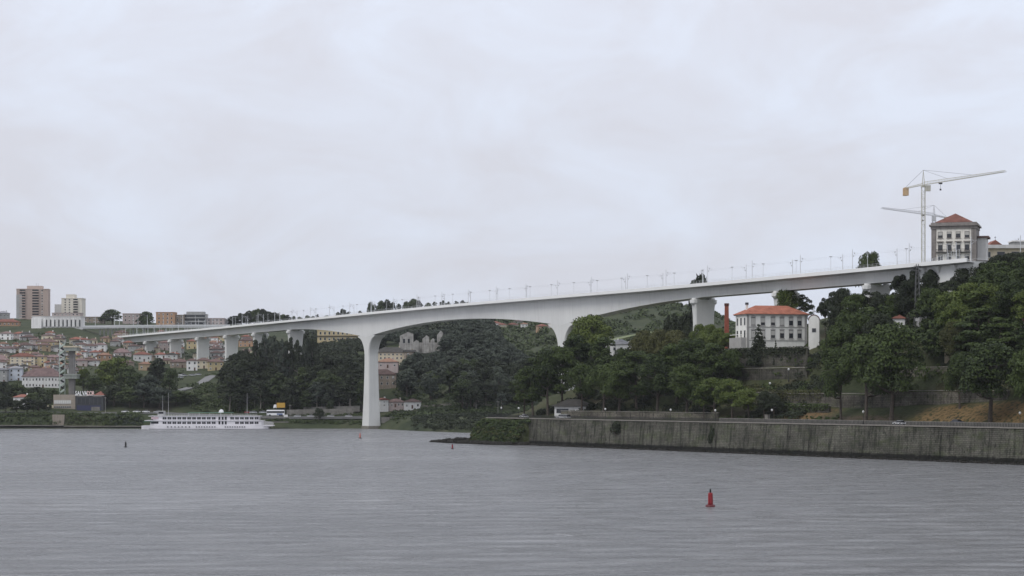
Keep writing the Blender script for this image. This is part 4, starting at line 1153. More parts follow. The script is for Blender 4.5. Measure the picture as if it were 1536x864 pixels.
def house(u0, u1, ve, vb, wall, roof, label, group=None, rows=2, rise=None, d=None, yaw=0.0, gable=False, depth=None, name="house", cat="house", chim=True, cols=None, door=True, deep=3.0):
    uc = (u0+u1)/2
    d = ground_d(uc, vb) if d is None else d
    loc = at(uc, vb, d); w = (u1-u0)/F*d; h = (vb-ve)/F*d
    dep = depth or max(6.0, min(11.0, w*.8))
    rise = rise if rise is not None else min(dep, w)*.22
    t = thing(name, label, cat, loc, yaw, group)
    MB().box(-w/2, w/2, 0, dep, -deep, h).build("wall", WC[wall], t)
    ro = hip_roof(w, dep, rise, h+.004, gable=gable).build("roof", RF[roof], t)
    if chim: MB().box(w*.22, w*.22+.7, dep*.55, dep*.55+.7, h+rise*.4, h+rise+.8).build("chimney", WC[wall], ro)
    cols = cols or max(1, int(w/3.0)); fh = h/rows
    ww = min(1.25, w/cols*.5); wh = min(1.6, fh*.55)
    for r in range(rows):
        for c_ in range(cols):
            x = -w/2 + w*(c_+.5)/cols
            if door and r == 0 and c_ == cols//2:
                dd = MB().box(x-.5, x+.5, -.10, -.003, 0, min(2.1, fh*.8)).build("door", m_door, t); continue
            window(t, x, fh*(r+.52), ww, wh, 0, m_frame, sill=False, blind=hr.choice((0,0,.4,.6)))
    sgn = -1 if yaw >= 0 else 1
    for r in range(rows):
        for k in range(2): window_side(t, sgn, dep*(k+.5)/2, fh*(r+.52), min(1.2, dep*.2), wh, sgn*w/2)
    return t

# villa below the bridge
def villa():
    p = p_for(1120, 37.9); x0, y0 = PQ(p, 37.9)
    d = y0; yaw = math.radians(15)
    zb = CAMZ - (519-HOR)/F*d
    s = d/F
    t = thing("villa", "large white two-storey villa with red hipped roof on the terrace under the bridge", "villa", (x0, y0, zb), yaw)
    W = 94*s/math.cos(yaw); H = 46.5*s; D = 11.0
    wm = M("villa_white_render", (0.74,0.73,0.68), var=.05, stain=.10)
    MB().box(0, W, 0, D, -6, H).build("wall", wm, t)
    ro = hip_roof(W, D, 3.2, H+.35, oh=.8, x0=W/2).build("roof", roof_mat("villa_roof_tiles", (0.30,0.112,0.070)), t)
    MB().box(-.55, W+.55, -.55, D+.55, H, H+.347).build("cornice", m_gframe, t)
    MB().box(2.2,2.9,6,6.7,H+1.0,H+4.0).build("chimney", wm, ro); MB().box(2.05,3.05,5.85,6.85,H+4.003,H+4.8).build("chimney_pot", m_dark, ro)
    for z in (H*.60, H*.17): MB().box(-.05, W+.05, -.14, -.003, z, z+.28).build("string_course", m_gframe, t)
    for x in (0, W-.9): MB().box(x-.02, x+.92, -.10, -.004, -5, H-.01).build("corner_pilaster", m_gframe, t)
    cols = [2.6, 6.4, 10.4, 14.0, 17.6, 21.0]
    cols = [W*c/24.0 for c in cols]
    for i, x in enumerate(cols):
        for r, z in enumerate((H*.39, H*.80)):
            fr = window(t, x, z, 1.75, 3.0, 0, m_gframe, True, blind=(.9 if (i+r) % 4 in (0, 1) and i < 4 else (.35 if i > 2 else .6)))
            ar = MB().loft([[(x + 1.05*math.cos(a), yy, z + 1.5 + .55*math.sin(a)) for a in np.linspace(0, math.pi, 9)] for yy in (-.13, -.004)]).build("window_arch", m_gframe, fr)
            ar.parent = t
    for k in range(3):
        for z in (H*.39, H*.80): window_side(t, -1, D*(k+.5)/3, z, 1.5, 2.8, 0, m_gframe)
    # balustraded stair on the left side
    bl = MB()
    for k in range(12): bl.tube((-1.6, 1+k*1.0, 3.2+.28*k*-.5), (-1.6, 1+k*1.0, 4.1+.28*k*-.5), .1, n=5)
    bl.box(-1.75, -1.45, .5, 12.5, 4.1, 4.3)
    bl.build("balustrade", wm, t)
    MB().box(-1.9, -.004, .4, 12.6, -6, 3.1).build("side_terrace", m_gframe, t)
    # chapel wing
    c = thing("chapel", "small white chapel with arched gable beside the villa", "chapel", PQ(p_for(1221, 46), 46) + (0,), math.radians(-9))
    yy = PQ(p_for(1221, 46), 46)[1]; sc = yy/F; c.location.z = CAMZ-(519-HOR)*sc
    w2 = 8.2*sc; h2 = 38*sc
    prof = [(-w2,-5),(w2,-5),(w2,h2)] + [(w2*math.cos(a), h2 + w2*1.0*math.sin(a)) for a in np.linspace(.2, math.pi-.2, 9)] + [(-w2,h2)]
    MB().loft([[(x, 0, z) for x, z in prof], [(x, 9, z) for x, z in prof]]).build("wall", wm, c)
    MB().loft([[(x*1.09, -.3, z + (.25 if z > h2-.1 else 0)) for x, z in prof[2:]], [(x*1.09, 9.2, z + (.25 if z > h2-.1 else 0)) for x, z in prof[2:]]]).build("roof", RF['brown'], c)
    MB().loft([[(x*.94, -.36, z-.12) for x, z in prof], [(x*.94, -.305, z-.12) for x, z in prof]]).build("facade", wm, c)
    window(c, 0, h2*.62, 1.5, 1.5, -.36, m_gframe, False)
    MB().tube((0,.2,h2+w2), (0,.2,h2+w2+2.2), .09, n=5).box(-.6,.6,.12,.28,h2+w2+1.3,h2+w2+1.5).build("cross", m_kerb, c)
villa()
# red brick chimney
q = 66; x, y = PQ(p_for(1090, q), q); z0 = ground(x, y)-2; zt = CAMZ-(455-HOR)/F*y
ch = thing("brick_chimney", "tall square red brick chimney beside the approach pier", "chimney", (x, y, z0))
m_brick = M("red_brick", (0.27,0.080,0.050), var=.25, scale=1.2, stain=.15)
MB().loft([rrect(1.0,1.0,.05,0), rrect(.72,.72,.05,zt-z0-1)]).build("shaft", m_brick, ch)
MB().loft([rrect(.85,.85,.05,zt-z0-.998), rrect(.85,.85,.05,zt-z0)]).build("crown", M("sooty_brick", (0.12,0.045,0.035), var=.3), ch)
# cottage with dark roof among the promontory trees
q = 16; x, y = PQ(p_for(855, q), q)
ct = thing("cottage", "low white cottage with dark pitched roof under the promontory trees", "house", (x, y, 10.3), math.radians(-22))
MB().box(-6.5, 6.5, 0, 8, -1, 4.6).build("wall", WC['white'], ct)
hip_roof(13, 8, 2.6, 4.604, oh=.9).build("roof", RF['dark'], ct)
MB().box(-5.6, -.6, -.16, -.003, 2.0, 3.7).build("window_band", m_pane, ct)
MB().box(2.2,3.4,-.1,-.003,0,2.3).build("door", m_door, ct); window(ct, 4.9, 2.2, 1.3, 1.5, 0)
# pale house seen through the gap in the promontory trees
x, y = (932-768)/F*930, 930
gh = thing("house", "grey roofed house with white fronts glimpsed between the promontory trees", "house", (x, y, 26))
MB().box(-4.5,4.5,0,8,-8,15.6).build("wall", WC['white'], gh); hip_roof(9,8,2.2,15.604).build("roof", RF['grey'], gh)
for k in range(3):
    for zz in (7.0, 10.4, 13.6): window(gh, -3+3*k, zz, 1.3, 1.6, 0)
# hilltop building
def seminary():
    d = 765.0; s = d/F
    x = (1430.5-768)*s; zb = CAMZ - (398-HOR)*s
    t = thing("hilltop_building", "square stone trimmed hilltop building with red pyramid roof beside the cranes", "building", (x, d, zb-3), math.radians(-17))
    W = 65*s; D = 14.0; H = 55*s + 3
    wm = M("hilltop_render", (0.72,0.69,0.62), var=.10, scale=.4, stain=.22); sm = M("dark_granite_trim", (0.22,0.20,0.185), var=.2, stain=.3)
    MB().box(-W/2, W/2, 0, D, -6, H).build("wall", wm, t)
    for x0 in (-W/2, W/2-1.5): MB().box(x0-.12, x0+1.62, -.14, 1.2, -6, H-.01).build("corner_pilaster", sm, t)
    MB().box(W/2+.003, W/2+.15, 1.25, D, -6, H-.01).build("dark_side_face", sm, t)  # thin sheet that makes the right side darker than the front
    MB().box(-W/2-.35, W/2+.35, -.35, D+.35, H, H+1.0).build("frieze", sm, t)
    MB().box(-W/2-.9, W/2+.9, -.9, D+.9, H+1.003, H+1.6).build("cornice", sm, t)
    MB().box(-W/2-.3, W/2+.3, -.3, D+.3, H+1.603, H+2.3).build("parapet", sm, t)
    hip_roof(W-3.2, D-1.5, 3.6, H+2.304, oh=.4, y0=.8).build("roof", RF['red'], t)
    z = H + 3 - 3
    for r, (vz, hh) in enumerate(((352,2.3),(369.5,2.9),(386.5,2.3))):
        zz = CAMZ - (vz-HOR)*s - (zb-3)
        for k in range(4):
            f = window(t, -W/2 + 1.5 + (W-3)*(k+.5)/4, zz, 1.75, hh, 0, sm, True, blind=(.3 if k in (1, 2) else .55) if r == 0 else 0.25)
            if r == 1: MB().box(-W/2+1.5+(W-3)*(k+.5)/4-1.2, -W/2+1.5+(W-3)*(k+.5)/4+1.2, -.5, -.09, zz+hh/2+.1, zz+hh/2+.45).build("window_hood", sm, t)
    zz = CAMZ - (378-HOR)*s - (zb-3)
    bal = MB().box(-W/2+1.7, W/2-1.7, -1.0, -.004, zz-.25, zz).box(-W/2+1.7, W/2-1.7, -1.0, -.9, zz+.95, zz+1.05)
    for xx in np.arange(-W/2+1.8, W/2-1.7, .5): bal.tube((xx,-.95,zz), (xx,-.95,zz+1), .05, n=4)
    bal.build("balcony", m_iron, t)
    # lower rear wing
    wg = MB().box(W/2+.2, W/2+3.4, 5, 13, -6, H-3.2).build("side_wing", WC['white'], t)
    MB().box(W/2+.2, W/2+4.2, 4.4, 13.6, H-3.197, H-2.5).build("wing_eaves", RF['brown'], wg)
seminary()
d = 790.0; s = d/F
t = thing("long_pavilion", "long low white flat roofed pavilion behind the hilltop trees", "building", ((1520-768)*s, d, CAMZ-(395-HOR)*s))
MB().box(-12, 40, 0, 10, -6, 5.6).build("wall", WC['cream'], t); MB().box(-13.2, 42, -1.2, 11, 5.603, 6.9).build("roof_slab", WC['white'], t)
for k in range(9): window(t, -10+5.4*k, 3.2, 3.0, 2.4, 0, m_gframe, False)
d = 830.0; s = d/F
t = thing("church", "small church with red gable roof and a cross on the hilltop", "church", ((1493-768)*s, d, CAMZ-(398-HOR)*s))
MB().box(-2.6,2.6,0,9,-6,7.6).build("wall", WC['cream'], t)
hip_roof(5.2, 9, 2.2, 7.604, gable=True, oh=.5).build("roof", RF['red'], t)
MB().add([(-2.5,-.02,7.7),(2.5,-.02,7.7),(0,-.02,9.6),(-2.5,-.2,7.7),(2.5,-.2,7.7),(0,-.2,9.6)], [(0,1,2),(3,5,4),(0,3,4,1),(1,4,5,2),(2,5,3,0)]).build("pediment", m_brick, t)
MB().tube((0,.2,10), (0,.2,11.5), .07, n=5).box(-.4,.4,.14,.26,10.9,11.05).build("cross", m_iron, t)
window(t, 0, 4.5, 1.5, 2.4, 0, m_gframe, False)
d = 815.0; s = d/F
t = thing("rooftop_block", "pale grey block rising behind the long white pavilion", "building", ((1532-768)*s, d, CAMZ-(398-HOR)*s))
MB().box(-3,9,0,8,-6,9.2).build("wall", WC['grey'], t); MB().box(-3.3,9.3,-.3,8.3,9.203,9.7).build("roof_slab", WC['white'], t); window(t, 2, 7.4, 2, 1.2, 0); window(t, 5.5, 7.4, 2, 1.2, 0)
# little houses among the hill trees
def hill_house(u, q, vb, ve, wpx, wall, roof, label):
    q = 14.0
    while q < 90:
        x, y = PQ(p_for(u, q), q)
        if gR(x, y) >= CAMZ-(vb-HOR)/F*y: break
        q += .5
    s = y/F
    w = wpx*s; h = (vb-ve)*s; g = ground(x, y); zb = CAMZ-(vb-HOR)*s
    t = thing("house", label, "house", (x, y, zb), math.radians(hr.uniform(-20, 10)))
    MB().box(-w/2, w/2, 0, 7, -2.5, h).build("wall", WC[wall], t); hip_roof(w, 7, 1.3, h+.004).build("roof", RF[roof], t)
    for k in range(max(1, int(w/2.6))): window(t, -w/2 + 1.3 + 2.4*k, h*.62, .9, 1.1, 0, sill=False)
hill_house(1348, 40, 500, 478, 18, 'white', 'red', "white house with red roof half hidden by hill trees")
hill_house(1384, 40, 488, 474, 12, 'white', 'brown', "small white house with brown roof half hidden by hill trees")
hill_house(1322, 38, 500, 488, 10, 'white', 'pink', "tiny pale outbuilding half hidden by the big roadside trees")
hill_house(1530, 34, 498, 482, 26, 'pink', 'red', "red roofed house at the upper edge of the cedar garden")
hill_house(1432, 34, 533, 522, 30, 'cream', 'dark', "low cream garden house with dark roof below the cedars")

# cranes
m_crane = M("crane_steel", (0.50,0.49,0.42), rough=.5, var=.08); m_crane2 = M("pale_crane_steel", (0.52,0.52,0.53), rough=.5, var=.05)
m_cw = M("counterweight_concrete", (0.50,0.36,0.22), var=.15)
def crane(label, mast, zb, zj, jib_end, cj_end, mat, apex=5.5):
    mx, my = mast
    t = thing("tower_crane", label, "crane", (mx, my, zb))
    H = zj - zb
    m_ = MB(); r = .62
    for sx in (-1,1):
        for sy in (-1,1): m_.tube((sx*r,sy*r,0),(sx*r,sy*r,H), .11, n=4)
    z = 0; fl = 1
    while z < H-1.6:
        for a, b in (((-r,-r),(r,-r)),((r,-r),(r,r)),((r,r),(-r,r)),((-r,r),(-r,-r))):
            p, q_ = (a, b) if fl > 0 else (b, a)
            m_.tube((p[0],p[1],z),(q_[0],q_[1],z+1.6), .055, n=3); m_.tube((a[0],a[1],z),(b[0],b[1],z), .05, n=3)
        z += 1.6; fl = -fl
    m_.build("mast", mat, t)
    def truss(name, ex, ey, L, w=.55, h=1.1):
        ang = math.atan2(ey-my, ex-mx); b = MB()
        c, s = math.cos(ang), math.sin(ang)
        P_ = lambda l, o, zz: (l*c - o*s, l*s + o*c, H+.8+zz)
        tap = lambda l: h*(1-.55*l/L)
        b.tube(P_(0,-w,0), P_(L,-w,0), .09, n=4).tube(P_(0,w,0), P_(L,w,0), .09, n=4).tube(P_(0,0,h), P_(L,0,tap(L)), .10, n=4)
        n = int(L/1.8)
        for i in range(n):
            l0, l1, l2 = i*L/n, (i+.5)*L/n, (i+1)*L/n
            for o in (-w, w): b.tube(P_(l0,o,0), P_(l1,0,tap(l1)), .045, n=3).tube(P_(l1,0,tap(l1)), P_(l2,o,0), .045, n=3)
            b.tube(P_(l0,-w,0), P_(l2,w,0), .035, n=3)
        b.build(name, mat, t); return P_
    L = math.hypot(jib_end[0]-mx, jib_end[1]-my); PJ = truss("jib", *jib_end, L)
    Lc = math.hypot(cj_end[0]-mx, cj_end[1]-my); PC = truss("counter_jib", *cj_end, Lc, h=.7)
    ap = MB()
    for sx in (-1,1):
        for sy in (-1,1): ap.tube((sx*.5,sy*.5,H+.3),(0,0,H+apex+.8), .09, n=4)
    ap.box(-.8,.8,-.8,.8,H+.001,H+.6); ap.build("apex_frame", mat, t)
    ti = MB()
    ti.tube((0,0,H+apex+.8), PJ(L*.62,0,.7), .05, n=3).tube((0,0,H+apex+.8), PC(Lc*.92,0,.6), .05, n=3).tube((0,0,H+apex+.8), PJ(L*.3,0,1.0), .045, n=3)
    ti.build("tie_rod", m_dark, t)
    a = PC(Lc*.97,0,0); ang = math.atan2(a[1], a[0])
    cw = MB()
    for k in range(3):
        q0 = PC(Lc*(.99-.05*k),0,0); cw.box(q0[0]-.7,q0[0]+.7,q0[1]-.5,q0[1]+.5,H-1.9,H+1.0+.1*k)
    cw.build("counterweight", m_cw, t)
    q0 = PJ(1.8,.9,0); MB().box(q0[0]-.8,q0[0]+.8,q0[1]-.8,q0[1]+.8,H-1.6,H+.5).build("operator_cab", mat, t)
    q0 = PJ(L*.22,0,0); MB().box(q0[0]-.6,q0[0]+.6,q0[1]-.5,q0[1]+.5,H+.1,H+.6).tube((q0[0],q0[1],H+.1),(q0[0],q0[1],H-1.6),.06,n=4).box(q0[0]-.3,q0[0]+.3,q0[1]-.2,q0[1]+.2,H-2.2,H-1.6).build("trolley_hook", m_dark, t)
def cpos(u, v, h): d = h*F/(HOR-v); return ((u-768)/F*d, d)
mx, my = (1385-768)/F*780, 780.0
crane("tall beige tower crane with its long jib above the hilltop building", (mx, my), 60, CAMZ+76.3, cpos(1508,258,77.0), cpos(1357,283.5,77.0), m_crane)
mx, my = (1401-768)/F*900, 900.0
crane("lower grey tower crane partly behind the red pyramid roof", (mx, my), 60, CAMZ+75.0, cpos(1323,312,76.0), cpos(1421,326.5,76.0), m_crane2, 4.5)
# lattice pylon among the evergreens
x, y = PQ(p_for(1376, 50), 50); zt = CAMZ-(396-HOR)/F*y; zb = ground(x, y)
m_pyl = M("weathered_pylon_steel", (0.13, 0.13, 0.13), rough=.6)
py_ = thing("lattice_pylon", "slim grey lattice pylon rising through the blackish evergreens", "pylon", (x, y, zb-1))
mb = MB(); Hh = zt-zb+1
for sx in (-1,1):
    for sy in (-1,1): mb.tube((sx*1.1,sy*1.1,0),(sx*.35,sy*.35,Hh), .09, n=4)
for i in range(12):
    k0, k1 = i/12, (i+1)/12; r0, r1 = 1.1-.75*k0, 1.1-.75*k1
    for a in range(4):
        c0 = [(-1,-1),(1,-1),(1,1),(-1,1)][a]; c1 = [(-1,-1),(1,-1),(1,1),(-1,1)][(a+1)%4]
        mb.tube((c0[0]*r0,c0[1]*r0,Hh*k0),(c1[0]*r1,c1[1]*r1,Hh*k1), .05, n=3)
mb.build("lattice", m_pyl, py_)
MB().box(-1.6,1.6,-.1,.1,Hh-2.2,Hh-2.0).box(-1.2,1.2,-.1,.1,Hh-.8,Hh-.6).build("cross_arm", m_pyl, py_)
#__PART4__
# ------------------------------------------------------------------ far bank: quay, roads, tower, ship
def drape(name, pts, width, mat, lift=.25, step=6.0):
    """a strip of road laid over the left ground through (u, d) points"""
    W_ = [((u-768)/F*d, d) for u, d in pts]; P_ = []
    for a, b in zip(W_[:-1], W_[1:]):
        n = max(2, int(math.dist(a, b)/step))
        for i in range(n): P_.append((a[0]+(b[0]-a[0])*i/n, a[1]+(b[1]-a[1])*i/n))
    P_.append(W_[-1]); V = []
    for i, p in enumerate(P_):
        q = P_[min(i+1, len(P_)-1)]; o = P_[max(i-1, 0)]
        dx, dy = q[0]-o[0], q[1]-o[1]; L = math.hypot(dx, dy); nx, ny = -dy/L*width/2, dx/L*width/2
        z = max(ground(p[0], p[1]), ground(p[0]+nx, p[1]+ny), ground(p[0]-nx, p[1]-ny)) + lift
        V += [(p[0]-nx, p[1]-ny, z-1.5), (p[0]-nx, p[1]-ny, z), (p[0]+nx, p[1]+ny, z), (p[0]+nx, p[1]+ny, z-1.5)]
    Fc = []
    for i in range(len(P_)-1):
        for j in range(3): Fc.append((4*i+j, 4*i+j+1, 4*i+j+5, 4*i+j+4))
    return struct(MB().add(V, Fc).build(name, mat))
m_road = M("worn_road", (0.17,0.168,0.165), var=.15, scale=.3)
drape("quay_road", [(-160,1212),(100,1212),(300,1213),(430,1214),(545,1216)], 8, m_road)
drape("hillside_road", [(258,1262),(268,1270),(285,1285),(300,1302),(312,1325),(322,1345)], 6, m_road)
drape("bank_path", [(440,1224),(500,1232),(545,1240),(600,1236),(660,1222),(740,1205)], 4, M("path_gravel", (0.20,0.185,0.16), var=.2))
m_quay = wall_material("quay_masonry", (0.10,0.095,0.085), (0.075,0.072,0.065), .4, True)
def quay(u0, u1, z, label):
    t = thing("quay_wall", label, "wall")
    P_ = [((u-768)/F*1192.0, 1192.0) for u in np.arange(u0, u1+1, 15)]
    MB().loft([[(x, y, -2), (x, y+1.2, -2), (x, y+1.2, z), (x, y+.2, z)] for x, y in P_]).build("masonry", m_quay, t)
    MB().loft([[(x, y+.1, z+.003), (x, y+1.5, z+.003), (x, y+1.5, z+.35), (x, y+.1, z+.35)] for x, y in P_]).build("coping", m_cope, t)
quay(-220, 95, 1.7, "low dark quay wall below the dark quayside trees")
quay(96, 410, 1.2, "dark quay edge behind the moored river ship")
t = thing("shore_guard_wall", "low grey roadside guard wall near the foot of the tall pier", "wall")
for (ua, ub, v, d) in ((455,540,613,1226),(430,530,617,1221),(572,608,628,1188)):
    a, b = at(ua, v, d), at(ub, v-2 if ub < 560 else v, d+3)
    m = MB(); L = b - a
    m.loft([[(p.x, p.y, p.z-2.5), (p.x, p.y+.5, p.z-2.5), (p.x, p.y+.5, p.z+.9), (p.x, p.y, p.z+.9)] for p in (a, a+L*.33, a+L*.66, b)])
    m.build("wall_section", m_kerb, t)
# retaining wall and dark trees' quay deck
a = at(80, 638, 1197); b = at(97, 622, 1197)
t = thing("retaining_wall", "tan concrete retaining wall with vertical ribs below the pavilion", "wall", (a.x, 1194.5, 1.2))
MB().box(0, b.x-a.x, 0, 3, 0, b.z-1.2).build("wall_face", WC['tan'], t)
for k in range(4): MB().box(.3+1.7*k, .6+1.7*k, -.25, -.003, 0, b.z-1.3).build("rib", WC['tan'], t)
# pavilion with sign
s = 1228/F
t = thing("riverside_pavilion", "tan concrete pavilion with pale window bands at the foot of the stair tower", "building", at(96.5, 620, 1228))
W = 33*s
MB().box(-W/2, W/2, 0, 12, -3, 28*s).build("wall", WC['tan'], t)
for k, (va, vb) in enumerate(((600,606),(609,612),(614,617))):
    f = MB().box(-W/2+.4, W/2-2.5, -.14, -.003, (620-vb)*s, (620-va)*s).build("window_band", m_shut, t)
    for j in range(8): MB().box(-W/2+.5+1.25*j, -W/2+1.5+1.25*j, -.2, -.143, (620-vb)*s+.25, (620-va)*s-.25).build("pane", m_pane if k else m_frame, f)
MB().box(-W/2-3.5, -W/2-.003, .5, 8, -3, 12*s).build("side_annex", WC['cream'], t)
t = thing("glass_hall", "dark glazed hall with blue base under the rooftop lettering", "building", at(134, 619, 1226))
W = 42*s
MB().box(-W/2, W/2, 0, 14, -3, 25*s).build("wall", M("dark_cladding", (0.055,0.058,0.06), var=.15), t)
MB().box(-W/2+1, W/2-1.5, -.2, -.003, 1.0, 4.2).build("blue_band", M("dark_blue_panel", (0.045,0.05,0.095), var=.1), t)
for k in range(6): MB().box(-W/2+1.4+2.4*k, -W/2+3.2+2.4*k, -.1, -.004, 5.0, 8.4).build("window", m_pane, t)
MB().box(-W/2+1, -W/2+7, -.18, -.003, 9.2, 9.6).box(W/2-6, W/2-1, -.18, -.003, 9.2, 9.6).build("fascia_panel", m_kerb, t)
MB().box(W/2-7, W/2-2, -.3, -.201, 1.2, 3.4).build("entrance_frame", m_kerb, t)
MB().box(-W/2-.3, W/2+.3, -.3, 14.3, 25*s+.003, 25*s+.35).build("roof_slab", WC['grey'], t)
hip_roof(5, 8, 2.2, 25*s+.36, x0=W/2-2.6, y0=1).build("roof_lantern", RF['red'], t)
sg = thing("rooftop_sign", "white rooftop lettering reading SALVADOR above the dark glazed hall", "sign", at(127, 593.2, 1228))
mw = M("sign_white_letters", (0.85,0.84,0.84), var=0.01); mp_ = M("sign_pink_letters", (0.75,0.55,0.52), var=0.01)
xw = 0.0
letters = "SALVADOR"; LW = 29.5*s/len(letters)
for i, chh in enumerate(letters):
    cu = bpy.data.curves.new("letter", 'FONT'); cu.body = chh; cu.size = 6.4*s/.70; cu.extrude = .12; cu.align_x = 'CENTER'; cu.offset = .04; cu.resolution_u = 2
    to = bpy.data.objects.new("letter_text", cu); COL.objects.link(to)
    bpy.context.view_layer.update()
    me = bpy.data.meshes.new_from_object(to.evaluated_get(bpy.context.evaluated_depsgraph_get()))
    bpy.data.objects.remove(to); me.materials.clear(); me.materials.append(mw if i < 5 else mp_)
    o = link("letter", me, sg, (-14.75*s + LW*(i+.5), 0, .1)); o.rotation_euler = (math.pi/2, 0, 0); o.scale = (.66, 1, 1)
m_b = MB()
for k in np.arange(-14.5, 15, 4.0): m_b.tube((k*s, .3, -.9), (k*s, .3, 2.4), .06, n=4)
m_b.box(-14.7*s, 14.7*s, .25, .35, -.05, .1).build("support_frame", m_iron, sg)
# stair tower
t = thing("stair_tower", "tall concrete tower with two platforms and a zigzag outside stair above the pavilion", "tower", at(107, 592, 1242))
sc = 1242/F; Z = lambda v: (592-v)*sc
zc = M("tower_concrete", (0.235,0.225,0.215), var=.12, stain=.25); zp = M("platform_concrete", (0.27,0.29,0.26), var=.1, stain=.2); zg = M("pale_stair_green", (0.40,0.46,0.41), var=.12, stain=.2)
g = ground(t.location.x, 1242) - t.location.z
MB().box(-4*sc, 4*sc, 0, 4.2, g-2, Z(519)).build("shaft", zc, t)
for k in range(4): MB().box((-3.6+2.1*k)*sc, (-2.7+2.1*k)*sc, -.35, -.003, g, Z(527)).build("fin", zc, t)
for va, vb in ((519,526.5),(561,568)):
    pl = MB().box(-9.5*sc, 9.5*sc, -2.6, 5.5, Z(vb), Z(va)-.9).build("platform", zp, t)
    MB().box(-10.5*sc, 10.5*sc, -3.0, 5.9, Z(va)-.897, Z(va)).build("platform_slab", WC['cream'] if va < 530 else zp, pl)
st_ = thing  # (kept parts below under the same tower)
n = 8; zlo, zhi = Z(590), Z(512)
for sx in (-18.3, -10.2): MB().box(sx*sc-.18, sx*sc+.18, 1.0, 1.4, g-2, zhi).build("stair_post", zg, t)
for k in range(n*2):
    z0 = zlo + (zhi-zlo)*k/(n*2); z1 = zlo + (zhi-zlo)*(k+1)/(n*2)
    xa, xb = (-18*sc, -10.5*sc)
    yy = -.2 if k % 2 == 0 else 2.2
    if k % 2: xa, xb = xb, xa
    MB().loft([[(xa, yy, z0-.35), (xa, yy+1.4, z0-.35), (xa, yy+1.4, z0+.85), (xa, yy, z0+.85)], [(xb, yy, z1-.35), (xb, yy+1.4, z1-.35), (xb, yy+1.4, z1+.85), (xb, yy, z1+.85)]]).build("stair_flight", zg if k % 2 == 0 else m_iron, t)  # return flights coloured dark to stand in for the shaded gaps
for vv in (513, 540, 566): MB().box(-17.5*sc, -4.05*sc, 1.5, 3.2, Z(vv)-.4, Z(vv)).build("landing", zp, t)
